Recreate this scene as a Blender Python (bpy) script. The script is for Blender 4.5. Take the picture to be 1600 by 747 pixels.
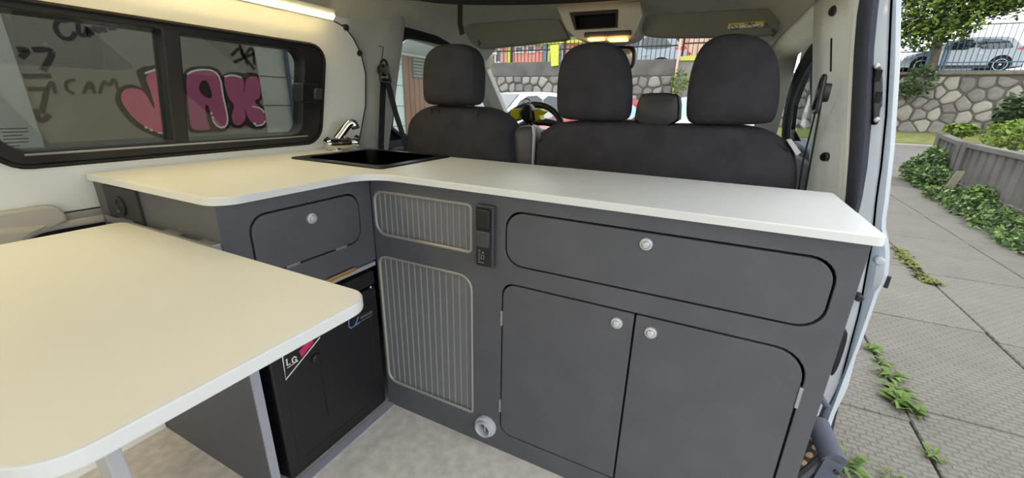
import bpy, bmesh, math, random
import numpy as np
from mathutils import Vector, Matrix
for _o in list(bpy.data.objects):
    bpy.data.objects.remove(_o)
SC = bpy.context.scene
COL = SC.collection
rng = random.Random(7)
R = math.radians
# ------------------------------------------------------------------ camera
FPX = 637.18
YAW, PIT, ROL = R(26.219), R(-18.526), R(1.418)
CAM = np.array([0.25069, -0.02097, 0.99243])
_cy, _sy, _cp, _sp, _cr, _sr = math.cos(YAW), math.sin(YAW), math.cos(PIT), math.sin(PIT), math.cos(ROL), math.sin(ROL)
FW = np.array([-_sy * _cp, _cy * _cp, _sp]); _rt = np.array([_cy, _sy, 0.0]); _up = np.cross(_rt, FW)
RT = _cr * _rt + _sr * _up; UPV = -_sr * _rt + _cr * _up
cd = bpy.data.cameras.new('camera'); cam = bpy.data.objects.new('camera', cd); COL.objects.link(cam)
cd.sensor_fit = 'HORIZONTAL'; cd.sensor_width = 36.0; cd.lens = FPX / 1600 * 36.0
cd.clip_start = 0.02; cd.clip_end = 300
M = Matrix(((RT[0], UPV[0], -FW[0], CAM[0]), (RT[1], UPV[1], -FW[1], CAM[1]), (RT[2], UPV[2], -FW[2], CAM[2]), (0, 0, 0, 1)))
cam.matrix_world = M
SC.camera = cam
# ------------------------------------------------------------------ world, sun, exposure
W = bpy.data.worlds.new('overcast_sky'); SC.world = W; W.use_nodes = True
nt = W.node_tree; bg = nt.nodes['Background']
tc = nt.nodes.new('ShaderNodeTexCoord'); nz = nt.nodes.new('ShaderNodeTexNoise'); nz.inputs['Scale'].default_value = 2.2; nz.inputs['Detail'].default_value = 5
cr = nt.nodes.new('ShaderNodeValToRGB'); cr.color_ramp.elements[0].position = .3; cr.color_ramp.elements[1].position = .75
cr.color_ramp.elements[0].color = (.84, .92, 1.0, 1); cr.color_ramp.elements[1].color = (1, 1, 1, 1)
nt.links.new(tc.outputs['Generated'], nz.inputs['Vector']); nt.links.new(nz.outputs['Fac'], cr.inputs['Fac']); nt.links.new(cr.outputs['Color'], bg.inputs['Color'])
bg.inputs['Strength'].default_value = 1.75
sd = bpy.data.lights.new('sun', 'SUN'); sd.energy = .35; sd.angle = R(70); sd.color = (1, .97, .92)
sun = bpy.data.objects.new('sun', sd); COL.objects.link(sun); sun.rotation_euler = Vector((-.30, .34, -.89)).to_track_quat('-Z', 'Y').to_euler()
SC.view_settings.view_transform = 'Standard'; SC.view_settings.look = 'None'; SC.view_settings.gamma = 1.0
SC.view_settings.use_curve_mapping = False; SC.view_settings.exposure = 0.45
SC.cycles.max_bounces = 14; SC.cycles.diffuse_bounces = 8; SC.cycles.transparent_max_bounces = 24
SC.cycles.use_denoising = True
LED_POWER = 40.0
# ------------------------------------------------------------------ pixel -> point (a pixel gives a direction; the plane gives the distance)
def ray(u, v):
    return RT * (u - 800) / FPX - UPV * (v - 373.5) / FPX + FW
def UPL(u, v, n, d):
    r = ray(u, v); n = np.array(n, float); t = (d - n @ CAM) / (n @ r)
    return CAM + t * r
def U(u, v, x=None, y=None, z=None):
    if x is not None: return UPL(u, v, (1, 0, 0), x)
    if y is not None: return UPL(u, v, (0, 1, 0), y)
    return UPL(u, v, (0, 0, 1), z)
WK = 0.25                                              # lean of the left wall lining
def wallx(z): return -1.16 + WK * (z - .8)
def UWL(u, v, off=0.0): return UPL(u, v, (1, 0, -WK), -1.16 - WK * .8 + off)
GS, G0 = .022, -.594                                   # street rises gently forward
def gz(y): return G0 + GS * y
def UG(u, v): return UPL(u, v, (0, -GS, 1), G0)
# ------------------------------------------------------------------ materials
def lin(c):
    return tuple(((x / 255) / 12.92 if x / 255 <= .04045 else ((x / 255 + .055) / 1.055) ** 2.4) for x in c) + (1,)
MATS = {}
def mat(name, col, rough=.6, metal=0.0, var=0.0, vscale=8.0, bump=0.0, bscale=60.0, emit=None, es=0.0, rand=None, coat=0.0, detail=4, spec=None, stretch=None):
    m = bpy.data.materials.new(name); m.use_nodes = True; MATS[name] = m
    t = m.node_tree; b = t.nodes['Principled BSDF']
    b.inputs['Roughness'].default_value = rough; b.inputs['Metallic'].default_value = metal
    if coat: b.inputs['Coat Weight'].default_value = coat
    if spec is not None: b.inputs['Specular IOR Level'].default_value = spec
    tcn = t.nodes.new('ShaderNodeTexCoord'); vec = tcn.outputs['Object']
    if stretch:
        mp = t.nodes.new('ShaderNodeMapping'); mp.inputs['Scale'].default_value = stretch; t.links.new(vec, mp.inputs['Vector']); vec = mp.outputs['Vector']
    base = lin(col)
    if var or rand:
        n = t.nodes.new('ShaderNodeTexNoise'); n.inputs['Scale'].default_value = vscale; n.inputs['Detail'].default_value = detail
        t.links.new(vec, n.inputs['Vector'])
        r = t.nodes.new('ShaderNodeValToRGB'); r.color_ramp.elements[0].position = .3; r.color_ramp.elements[1].position = .7
        r.color_ramp.elements[0].color = tuple(c * (1 - var) for c in base[:3]) + (1,); r.color_ramp.elements[1].color = tuple(min(1, c * (1 + var)) for c in base[:3]) + (1,)
        t.links.new(n.outputs['Fac'], r.inputs['Fac']); out = r.outputs['Color']
        if rand:
            oi = t.nodes.new('ShaderNodeObjectInfo'); rr = t.nodes.new('ShaderNodeValToRGB'); els = rr.color_ramp.elements
            while len(els) < len(rand): els.new(.5)
            for i, c in enumerate(rand): els[i].position = i / max(1, len(rand) - 1); els[i].color = lin(c)
            t.links.new(oi.outputs['Random'], rr.inputs['Fac'])
            mx = t.nodes.new('ShaderNodeMix'); mx.data_type = 'RGBA'; mx.inputs['Factor'].default_value = .65
            t.links.new(out, mx.inputs['A']); t.links.new(rr.outputs['Color'], mx.inputs['B']); out = mx.outputs['Result']
        t.links.new(out, b.inputs['Base Color'])
    else:
        b.inputs['Base Color'].default_value = base
    if bump:
        n2 = t.nodes.new('ShaderNodeTexNoise'); n2.inputs['Scale'].default_value = bscale; n2.inputs['Detail'].default_value = 6
        t.links.new(vec, n2.inputs['Vector'])
        bp = t.nodes.new('ShaderNodeBump'); bp.inputs['Strength'].default_value = bump; bp.inputs['Distance'].default_value = .01
        t.links.new(n2.outputs['Fac'], bp.inputs['Height']); t.links.new(bp.outputs['Normal'], b.inputs['Normal'])
    if emit:
        b.inputs['Emission Color'].default_value = lin(emit); b.inputs['Emission Strength'].default_value = es
    return m
def glass(name, tint, refl=.05, rough=.02, edge=.9):
    m = bpy.data.materials.new(name); m.use_nodes = True; t = m.node_tree; t.nodes.clear(); MATS[name] = m
    o = t.nodes.new('ShaderNodeOutputMaterial'); tr = t.nodes.new('ShaderNodeBsdfTransparent'); gl = t.nodes.new('ShaderNodeBsdfGlossy'); mx = t.nodes.new('ShaderNodeMixShader'); fr = t.nodes.new('ShaderNodeMath'); lw = t.nodes.new('ShaderNodeLayerWeight'); pw = t.nodes.new('ShaderNodeMath')
    tr.inputs['Color'].default_value = tuple(tint) + (1,); gl.inputs['Roughness'].default_value = rough; pw.operation = 'POWER'; pw.inputs[1].default_value = 5.0; t.links.new(lw.outputs['Facing'], pw.inputs[0]); fr.operation = 'MULTIPLY_ADD'; fr.inputs[1].default_value = edge; fr.inputs[2].default_value = refl; t.links.new(pw.outputs[0], fr.inputs[0])
    t.links.new(fr.outputs[0], mx.inputs[0]); t.links.new(tr.outputs[0], mx.inputs[1]); t.links.new(gl.outputs[0], mx.inputs[2]); t.links.new(mx.outputs[0], o.inputs['Surface'])
    return m
mat('laminate', (214, 215, 213), .38, var=.015, vscale=3)
mat('charcoal', (79, 80, 86), .5, var=.08, vscale=14, bump=.12, bscale=900)
mat('charcoal_dark', (40, 40, 43), .6, var=.06, vscale=14, bump=.1, bscale=900)
mat('edge_band', (150, 152, 162), .45, var=.04)
mat('lining', (236, 235, 226), .55, var=.02, vscale=2)
mat('headliner', (206, 203, 188), .95, var=.05, vscale=25, bump=.25, bscale=400)
mat('pillar_trim', (222, 221, 213), .6, var=.03, vscale=6, bump=.05, bscale=500)
mat('pillar_grey', (168, 165, 155), .7, var=.03, vscale=6, bump=.05, bscale=500)
mat('visor', (128, 127, 116), .9, var=.04, vscale=20, bump=.1, bscale=300)
mat('seat_fabric', (57, 56, 60), .97, var=.18, vscale=18, bump=.5, bscale=350, spec=.2)
mat('seat_seam', (30, 28, 30), .95, var=.1)
mat('black_plastic', (26, 26, 28), .42, var=.05, vscale=20)
mat('grey_plastic', (62, 62, 68), .45, var=.05, vscale=20, bump=.1, bscale=600)
mat('black_soft', (20, 19, 20), .9, var=.15, vscale=10, bump=.3, bscale=200)
mat('rubber', (84, 87, 99), .85, var=.08, vscale=12, bump=.25, bscale=500)
mat('white_paint', (238, 242, 245), .25, var=.02, vscale=2, coat=.3)
mat('dark_gap', (14, 14, 16), .9, var=.05)
mat('chrome', (215, 212, 205), .12, 1.0, var=.02)
mat('metal_grey', (170, 172, 176), .35, .8, var=.05, vscale=30)
mat('knob_silver', (196, 198, 202), .35, .35, var=.03)
mat('sink_black', (16, 16, 17), .28, var=.05)
mat('fridge_black', (24, 24, 27), .42, var=.1, vscale=10, bump=.08, bscale=500)
mat('slat', (112, 113, 116), .45, .15, var=.07, vscale=40, stretch=(1, 1, .08))
mat('slat_ridge_lit', (170, 170, 168), .4, .3, var=.03)
mat('slat_rim', (158, 156, 150), .4, .3, var=.05)
mat('pvc_grey', (176, 178, 184), .4, var=.04, vscale=20)
mat('kraft', (190, 152, 98), .85, var=.12, vscale=20, bump=.2, bscale=150)
def canvas_mat():
    m = bpy.data.materials.new('canvas'); m.use_nodes = True; t = m.node_tree; MATS['canvas'] = m; b = t.nodes['Principled BSDF']; o = t.nodes['Material Output']
    n = t.nodes.new('ShaderNodeTexNoise'); n.inputs['Scale'].default_value = 120; r = t.nodes.new('ShaderNodeValToRGB'); r.color_ramp.elements[0].color = lin((196, 198, 196)); r.color_ramp.elements[1].color = lin((214, 216, 214))
    t.links.new(n.outputs['Fac'], r.inputs['Fac']); t.links.new(r.outputs['Color'], b.inputs['Base Color']); b.inputs['Roughness'].default_value = .9
    tl = t.nodes.new('ShaderNodeBsdfTranslucent'); t.links.new(r.outputs['Color'], tl.inputs['Color']); mx = t.nodes.new('ShaderNodeMixShader'); mx.inputs[0].default_value = .62
    t.links.new(b.outputs[0], mx.inputs[1]); t.links.new(tl.outputs[0], mx.inputs[2]); t.links.new(mx.outputs[0], o.inputs['Surface'])
canvas_mat()
mat('belt', (24, 24, 27), .8, var=.1, vscale=60, bump=.3, bscale=700)
mat('yellow_plastic', (226, 212, 20), .45, var=.06, vscale=12)
mat('led', (255, 240, 205), .4, emit=(255, 228, 156), es=LED_POWER)
mat('map_lamp', (255, 200, 120), .4, emit=(255, 178, 90), es=4.5)
mat('floor_vinyl', (206, 199, 190), .62, var=.16, vscale=30, bump=.12, bscale=140, detail=9)
mat('asphalt', (112, 110, 106), .95, var=.15, vscale=3, bump=.4, bscale=120)
mat('concrete', (142, 138, 130), .95, var=.22, vscale=1.4, bump=.5, bscale=30, detail=8)
mat('concrete_dark', (104, 101, 96), .95, var=.25, vscale=2.2, bump=.5, bscale=30, detail=8)
mat('mortar', (94, 89, 84), .97, var=.2, vscale=5, bump=.6, bscale=25)
mat('stone', (138, 133, 125), .93, var=.42, vscale=4.2, bump=.9, bscale=12, detail=9, rand=[(88, 84, 82), (126, 121, 116), (118, 114, 110), (158, 152, 142), (178, 173, 160), (112, 106, 98)])
mat('grass', (112, 114, 56), .95, var=.35, vscale=2.5, bump=.9, bscale=40)
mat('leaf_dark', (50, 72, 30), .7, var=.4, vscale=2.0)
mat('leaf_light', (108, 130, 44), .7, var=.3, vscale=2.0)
mat('leaf_ivy', (74, 98, 54), .6, var=.45, vscale=7.0)
mat('leaf_ivy_lit', (108, 132, 66), .65, var=.35, vscale=6.0)
mat('weed', (88, 114, 44), .7, var=.35, vscale=14.0)
mat('bark', (120, 112, 98), .95, var=.25, vscale=6, bump=.8, bscale=25)
mat('plaster_pink', (226, 150, 132), .9, var=.06, vscale=1.5)
mat('plaster_yellow', (204, 206, 84), .85, var=.05, vscale=1.5)
mat('plaster_white', (226, 228, 226), .9, var=.04, vscale=1.5)
mat('plaster_pale', (226, 190, 168), .9, var=.06, vscale=3)
mat('paint_blue', (90, 128, 148), .6, var=.06)
mat('wood_brown', (136, 100, 82), .8, var=.14, vscale=6, bump=.3, bscale=60, stretch=(1, 1, .15))
mat('block_wall', (196, 198, 192), .93, var=.09, vscale=2.5, bump=.4, bscale=40)
mat('wall_concrete', (150, 148, 138), .95, var=.14, vscale=1.3, bump=.3, bscale=25, detail=8)
mat('roof_tile', (150, 120, 96), .9, var=.2, vscale=4)
mat('graffiti_dark', (58, 48, 46), .8, var=.1)
mat('graffiti_pink', (224, 112, 140), .75, var=.08, vscale=4)
mat('graffiti_purple', (184, 96, 134), .75, var=.08, vscale=4)
mat('graffiti_white', (240, 236, 236), .7, var=.02)
mat('rail_blue', (76, 104, 118), .5, .3, var=.06)
mat('rail_black', (44, 46, 48), .6, .3, var=.06)
mat('car_silver', (164, 172, 178), .22, .25, var=.02, coat=.6)
mat('car_white', (228, 232, 232), .25, .0, var=.02, coat=.6)
mat('car_red', (178, 34, 52), .22, .1, var=.02, coat=.6)
mat('car_glass', (34, 42, 46), .06, 0, var=.05, coat=1)
mat('car_glass_pale', (150, 186, 188), .08, 0, var=.05, coat=1)
mat('tyre', (30, 30, 32), .85, var=.1)
mat('rim', (206, 208, 210), .3, .6, var=.03)
mat('tail_lamp', (206, 40, 44), .25, var=.05, coat=.8)
mat('label_white', (226, 224, 214), .6, var=.02)
mat('label_yellow', (226, 200, 60), .6, var=.02)
mat('ink', (34, 32, 34), .7, var=.02)
mat('ink_blue', (104, 140, 190), .5, var=.02)
mat('ink_pink', (196, 40, 96), .5, var=.02)
mat('ink_grey', (150, 150, 152), .6, var=.02)
mat('stem_lens', (232, 236, 240), .3, var=.02)
glass('glass_clear', (.95, .98, .97))
glass('glass_tint', (.46, .47, .44))
glass('glass_door', (.86, .94, .92), .03, edge=.4)
# paving: block relief inside each slab
def paving_mat():
    m = mat('paving', (122, 118, 108), .95, var=.24, vscale=3.2, detail=9, rand=[(108, 105, 96), (126, 122, 112), (118, 114, 104), (130, 126, 116)])
    t = m.node_tree; b = t.nodes['Principled BSDF']; tcn = [n for n in t.nodes if n.type == 'TEX_COORD'][0]
    br = t.nodes.new('ShaderNodeTexBrick'); br.inputs['Scale'].default_value = 1.0; br.inputs['Brick Width'].default_value = .064; br.inputs['Row Height'].default_value = .034; br.inputs['Mortar Size'].default_value = .006; br.inputs['Mortar Smooth'].default_value = .6
    br.inputs['Color1'].default_value = (1, 1, 1, 1); br.inputs['Color2'].default_value = (.75, .75, .75, 1); br.inputs['Mortar'].default_value = (0, 0, 0, 1)
    n = t.nodes.new('ShaderNodeTexNoise'); n.inputs['Scale'].default_value = 55; t.links.new(tcn.outputs['Object'], n.inputs['Vector'])
    dn = t.nodes.new('ShaderNodeTexNoise'); dn.inputs['Scale'].default_value = 9; t.links.new(tcn.outputs['Object'], dn.inputs['Vector'])
    dm = t.nodes.new('ShaderNodeVectorMath'); dm.operation = 'MULTIPLY_ADD'; dm.inputs[1].default_value = (.03, .03, .0); t.links.new(dn.outputs['Color'], dm.inputs[0]); t.links.new(tcn.outputs['Object'], dm.inputs[2]); t.links.new(dm.outputs['Vector'], br.inputs['Vector'])
    ad = t.nodes.new('ShaderNodeMath'); ad.operation = 'MULTIPLY_ADD'; ad.inputs[1].default_value = 1.6; t.links.new(n.outputs['Fac'], ad.inputs[0]); t.links.new(br.outputs['Color'], ad.inputs[2])
    bp = t.nodes.new('ShaderNodeBump'); bp.inputs['Strength'].default_value = .6; bp.inputs['Distance'].default_value = .010
    t.links.new(ad.outputs[0], bp.inputs['Height']); t.links.new(bp.outputs['Normal'], b.inputs['Normal'])
    old = [l.from_socket for l in t.links if l.to_socket == b.inputs['Base Color']][0]
    mx = t.nodes.new('ShaderNodeMix'); mx.data_type = 'RGBA'; mx.blend_type = 'MULTIPLY'; mx.inputs['Factor'].default_value = .22
    t.links.new(old, mx.inputs['A']); t.links.new(br.outputs['Color'], mx.inputs['B']); t.links.new(mx.outputs['Result'], b.inputs['Base Color'])
paving_mat()
# ------------------------------------------------------------------ object helpers
ORG = {}
def thing(name, label, cat, loc=(0, 0, 0), group=None, rotz=0.0, local=False, kind=None):
    o = bpy.data.objects.new(name, None); COL.objects.link(o); o.location = Vector(loc); o.rotation_euler = (0, 0, rotz); o.empty_display_size = .05
    ORG[o] = None if local else Vector(loc)
    tag(o, label, cat, group, kind); return o
def tag(o, label=None, cat=None, group=None, kind=None):
    if label: o['label'] = label
    if cat: o['category'] = cat
    if group: o['group'] = group
    if kind: o['kind'] = kind
    return o
def mesh_of(bm, name):
    bmesh.ops.recalc_face_normals(bm, faces=bm.faces[:])
    me = bpy.data.meshes.new(name); bm.to_mesh(me); bm.free(); return me
def obj(name, bm, m, parent=None, smooth=False, kind=None, label=None, sharp=35):
    """links one mesh object; the bmesh is in world coordinates (or in the frame of a local-built parent)"""
    me = mesh_of(bm, name) if isinstance(bm, bmesh.types.BMesh) else bm
    for mm in (m if isinstance(m, (list, tuple)) else [m]): me.materials.append(MATS[mm] if isinstance(mm, str) else mm)
    o = bpy.data.objects.new(name, me); COL.objects.link(o)
    if parent is not None:
        og = ORG[parent]; ORG[o] = og
        if og is not None: me.transform(Matrix.Translation(-og))
        o.parent = parent
    else:
        vs = [v.co for v in me.vertices]
        c = Vector((sum(v.x for v in vs) / len(vs), sum(v.y for v in vs) / len(vs), min(v.z for v in vs)))
        me.transform(Matrix.Translation(-c)); o.location = c; ORG[o] = c
    if smooth:
        me.polygons.foreach_set('use_smooth', [True] * len(me.polygons))
        try: me.set_sharp_from_angle(angle=R(sharp))
        except Exception: pass
    if kind: o['kind'] = kind
    if label: o['label'] = label
    return o
def struct(name, bm, m, label=None, cat=None, smooth=False, parent=None):
    o = obj(name, bm, m, parent, smooth); o['kind'] = 'structure'
    if label: o['label'] = label
    if cat and parent is None: o['category'] = cat
    return o
# ------------------------------------------------------------------ shapes
def B(): return bmesh.new()
def box(bm, x0, y0, z0, x1, y1, z1, bev=0.0, seg=2):
    vs = [bm.verts.new(p) for p in ((x0, y0, z0), (x1, y0, z0), (x1, y1, z0), (x0, y1, z0), (x0, y0, z1), (x1, y0, z1), (x1, y1, z1), (x0, y1, z1))]
    fs = [bm.faces.new([vs[i] for i in f]) for f in ((0, 3, 2, 1), (4, 5, 6, 7), (0, 1, 5, 4), (1, 2, 6, 5), (2, 3, 7, 6), (3, 0, 4, 7))]
    if bev:
        es = list({e for f in fs for e in f.edges})
        bmesh.ops.bevel(bm, geom=es, offset=bev, segments=seg, profile=.6, affect='EDGES')
    return bm
def bx(*a, **k): return box(B(), *a, **k)
def rrect(x0, y0, x1, y1, r, n=6):
    rs = r if isinstance(r, (tuple, list)) else (r,) * 4       # bl, br, tr, tl
    out = []
    for (cx, cy, a0, rr) in ((x0 + rs[0], y0 + rs[0], 180, rs[0]), (x1 - rs[1], y0 + rs[1], 270, rs[1]), (x1 - rs[2], y1 - rs[2], 0, rs[2]), (x0 + rs[3], y1 - rs[3], 90, rs[3])):
        if rr <= 1e-6: out.append((cx, cy)); continue
        for i in range(n + 1):
            a = R(a0 + 90 * i / n); out.append((cx + rr * math.cos(a), cy + rr * math.sin(a)))
    return out
def chaikin(p, it=2, closed=True):
    for _ in range(it):
        q = []; n = len(p)
        rngi = range(n) if closed else range(n - 1)
        if not closed: q.append(tuple(p[0]))
        for i in rngi:
            a, b = np.array(p[i], float), np.array(p[(i + 1) % n], float)
            q += [tuple(a * .75 + b * .25), tuple(a * .25 + b * .75)]
        if not closed: q.append(tuple(p[-1]))
        p = q
    return p
def inset(lp, d):
    """2D polygon moved by d to its left-hand side when counter-clockwise"""
    n = len(lp); A = sum(lp[i][0] * lp[(i + 1) % n][1] - lp[(i + 1) % n][0] * lp[i][1] for i in range(n)); sg = 1 if A > 0 else -1; out = []
    for i in range(n):
        p, c, q = np.array(lp[i - 1]), np.array(lp[i]), np.array(lp[(i + 1) % n])
        e0, e1 = c - p, q - c; e0 = e0 / (np.linalg.norm(e0) + 1e-12); e1 = e1 / (np.linalg.norm(e1) + 1e-12)
        m = np.array([-e0[1] - e1[1], e0[0] + e1[0]]) * sg; L = np.linalg.norm(m)
        m = m / L if L > 1e-6 else np.array([-e0[1], e0[0]]) * sg
        k = max(.35, float(m @ (np.array([-e0[1], e0[0]]) * sg)))
        out.append(tuple(c + m * d / k))
    return out
def plate(bm, loops, f3, d, bev=0.0, seg=2, both=False):
    """loops: outer loop + holes in 2D; f3(u,v,w) -> point; the plate runs from w=0 (front) to w=d, front edges rounded by bev"""
    def ded(lp):
        o = []
        for p in lp:
            if not o or abs(p[0] - o[-1][0]) + abs(p[1] - o[-1][1]) > 1e-7: o.append(p)
        if abs(o[0][0] - o[-1][0]) + abs(o[0][1] - o[-1][1]) < 1e-7: o.pop()
        return o
    loops = [ded(lp) for lp in loops]
    levels = [(bev, 0.0), (bev * .3, bev * .3), (0.0, bev)] if bev else [(0.0, 0.0)]
    levels = levels + ([(0.0, d - bev), (bev * .3, d - bev * .3), (bev, d)] if both and bev else [(0.0, d)])
    first, last = [], []
    for li, lp in enumerate(loops):
        sgn = 1 if li == 0 else -1
        rings = [[bm.verts.new(f3(u, v, w)) for u, v in (inset(lp, sgn * ins) if ins else lp)] for ins, w in levels]
        for A, Bq in zip(rings, rings[1:]):
            for i in range(len(A)): bm.faces.new((A[i], A[(i + 1) % len(A)], Bq[(i + 1) % len(A)], Bq[i]))
        first.append(rings[0]); last.append(rings[-1])
    for side in (first, last):
        es = []
        for lp in side:
            for i in range(len(lp)):
                e = bm.edges.get((lp[i], lp[(i + 1) % len(lp)])); es.append(e)
        bmesh.ops.triangle_fill(bm, use_beauty=True, use_dissolve=False, edges=es)
    return bm
def FY(y0): return lambda u, v, w: (u, y0 + w, v)      # faces -y, depth towards +y
def FX(x0): return lambda u, v, w: (x0 - w, u, v)      # faces +x, depth towards -x
def FZ(z0): return lambda u, v, w: (u, v, z0 - w)      # faces up
def FWL(off=0.0): return lambda u, v, w: (wallx(v) + off - w, u, v)   # on the left lining
def lathe(bm, prof, c, ax, n=24, cap=True):
    ax = Vector(ax).normalized(); t = Vector((0, 0, 1)) if abs(ax.z) < .9 else Vector((1, 0, 0)); e1 = ax.cross(t).normalized(); e2 = ax.cross(e1); c = Vector(c)
    rings = [[bm.verts.new(c + ax * h + (e1 * math.cos(2 * math.pi * i / n) + e2 * math.sin(2 * math.pi * i / n)) * max(r, 1e-5)) for i in range(n)] for r, h in prof]
    for a, b in zip(rings, rings[1:]):
        for i in range(n): bm.faces.new((a[i], a[(i + 1) % n], b[(i + 1) % n], b[i]))
    if cap: bm.faces.new(rings[0][::-1]); bm.faces.new(rings[-1])
    return bm
def tube(bm, pts, r, n=8, closed=False, flat=None, nrm=None):
    """r: radius or list; flat=(a,b): elliptic section a along the side, b along nrm"""
    P = [Vector(p) for p in pts]; m = len(P); rings = []
    ref = Vector(nrm) if nrm is not None else None
    for i, p in enumerate(P):
        if closed: t = P[(i + 1) % m] - P[i - 1]
        else: t = P[min(i + 1, m - 1)] - P[max(i - 1, 0)]
        t.normalize()
        if ref is None: ref = Vector((0, 0, 1)) if abs(t.z) < .9 else Vector((1, 0, 0))
        e2 = (ref - t * ref.dot(t)).normalized(); e1 = t.cross(e2)
        if nrm is None: ref = e2
        rr = r[i] if isinstance(r, (list, tuple)) else r
        a, b = flat if flat else (rr, rr)
        rings.append([bm.verts.new(p + e1 * a * math.cos(2 * math.pi * (k + .5) / n) + e2 * b * math.sin(2 * math.pi * (k + .5) / n)) for k in range(n)])
    for i in range(m if closed else m - 1):
        a, b = rings[i], rings[(i + 1) % m]
        for k in range(n): bm.faces.new((a[k], a[(k + 1) % n], b[(k + 1) % n], b[k]))
    if not closed: bm.faces.new(rings[0][::-1]); bm.faces.new(rings[-1])
    return bm
def loft(bm, secs, closed=True, caps=True):
    rings = [[bm.verts.new(p) for p in s] for s in secs]
    n = len(rings[0])
    for a, b in zip(rings, rings[1:]):
        for i in range(n if closed else n - 1): bm.faces.new((a[i], a[(i + 1) % n], b[(i + 1) % n], b[i]))
    if caps and closed: bm.faces.new(rings[0][::-1]); bm.faces.new(rings[-1])
    return bm
def cushion(bm, outline, f3, depth, k=.35, p=2.4, n=9):
    """outline in 2D lofted through depth with rounded edges; k: how far the face is inset"""
    cx = sum(a for a, b in outline) / len(outline); cz = sum(b for a, b in outline) / len(outline); secs = []
    for i in range(n):
        t = -1 + 2 * i / (n - 1); s0 = (1 - abs(t) ** p) ** (1 / p) if abs(t) < 1 else 0
        s = 1 - k * (1 - s0)
        secs.append([f3(cx + (a - cx) * s, cz + (b - cz) * s, depth * (t + 1) / 2) for a, b in outline])
    return loft(bm, secs)
def grid_surf(bm, rows, thick=None):
    rs = [[bm.verts.new(p) for p in r] for r in rows]
    for a, b in zip(rs, rs[1:]):
        for i in range(len(a) - 1): bm.faces.new((a[i], a[i + 1], b[i + 1], b[i]))
    if thick is not None: bmesh.ops.solidify(bm, geom=bm.faces[:], thickness=thick)
    return bm
def strokes(bm, lines, wd, f3, d=.003):
    """flat painted strokes: ribbons of width wd in the 2D frame of f3"""
    for ln in lines:
        P = [np.array(p, float) for p in ln]; L, Rr = [], []
        for i in range(len(P)):
            t = P[min(i + 1, len(P) - 1)] - P[max(i - 1, 0)]; t /= (np.linalg.norm(t) + 1e-9); nn = np.array([-t[1], t[0]]) * wd / 2
            L.append(P[i] + nn); Rr.append(P[i] - nn)
        for w0 in (0.0, d):
            a = [bm.verts.new(f3(q[0], q[1], w0)) for q in L]; b = [bm.verts.new(f3(q[0], q[1], w0)) for q in Rr]
            for i in range(len(a) - 1): bm.faces.new((a[i], a[i + 1], b[i + 1], b[i]))
            if w0 == 0.0: fa, fb = a, b
        for s, q in ((fa, a), (fb, b)):
            for i in range(len(s) - 1): bm.faces.new((s[i], s[i + 1], q[i + 1], q[i]))
        bm.faces.new((fa[0], fb[0], b[0], a[0])); bm.faces.new((fa[-1], fb[-1], b[-1], a[-1]))
    return bm
# tiny stroke font (unit box) for the few words in the picture
GL = {'L': [[(0, 1), (0, 0), (.6, 0)]], 'G': [[(.75, .85), (.4, 1), (.05, .75), (.05, .25), (.4, 0), (.75, .15), (.75, .5), (.45, .5)]],
      'A': [[(0, 0), (.35, 1), (.7, 0)], [(.15, .4), (.55, .4)]], 'C': [[(.7, .85), (.4, 1), (.05, .7), (.05, .3), (.4, 0), (.7, .15)]],
      'M': [[(0, 0), (.1, 1), (.4, .4), (.7, 1), (.8, 0)]], 'U': [[(0, 1), (.05, .2), (.35, 0), (.65, .2), (.7, 1)]], '7': [[(0, 1), (.7, 1), (.3, 0)]],
      '9': [[(.65, .65), (.35, .45), (.05, .7), (.3, 1), (.65, .8), (.6, .3), (.3, 0)]], 'I': [[(.2, 0), (.2, 1)]], 'R': [[(0, 0), (0, 1), (.5, .95), (.55, .65), (0, .5), (.6, 0)]],
      'B': [[(0, 0), (0, 1), (.5, .9), (.45, .55), (0, .5), (.55, .4), (.55, .1), (0, 0)]], 'E': [[(.6, 1), (0, 1), (0, 0), (.6, 0)], [(0, .5), (.5, .5)]],
      'P': [[(0, 0), (0, 1), (.55, .95), (.55, .55), (0, .5)]], 'O': [[(.35, 0), (.05, .3), (.05, .7), (.35, 1), (.65, .7), (.65, .3), (.35, 0)]], 'N': [[(0, 0), (0, 1), (.6, 0), (.6, 1)]],
      'W': [[(0, 1), (.2, 0), (.4, .6), (.6, 0), (.8, 1)]], 'V': [[(0, 1), (.35, 0), (.7, 1)]], 'T': [[(.35, 0), (.35, 1)], [(0, 1), (.7, 1)]], 'S': [[(.6, .85), (.3, 1), (.05, .75), (.55, .3), (.3, 0), (0, .15)]], '-': [[(.1, .5), (.6, .5)]]}
def word(txt, x, y, h, sp=.95, flip=1, slant=0.0):
    out = []
    for i, c in enumerate(txt):
        for ln in GL.get(c, []): out.append([(x + flip * (i * sp + a + slant * b) * h, y + b * h) for a, b in ln])
    return out
def copy_tree(o, parent=None, loc=None, rotz=None):
    c = o.copy(); COL.objects.link(c); c.parent = parent; ORG[c] = ORG.get(o)
    if loc is not None: c.location = loc
    if rotz is not None: c.rotation_euler = (0, 0, rotz)
    for ch in list(o.children): copy_tree(ch, c)
    return c
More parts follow.
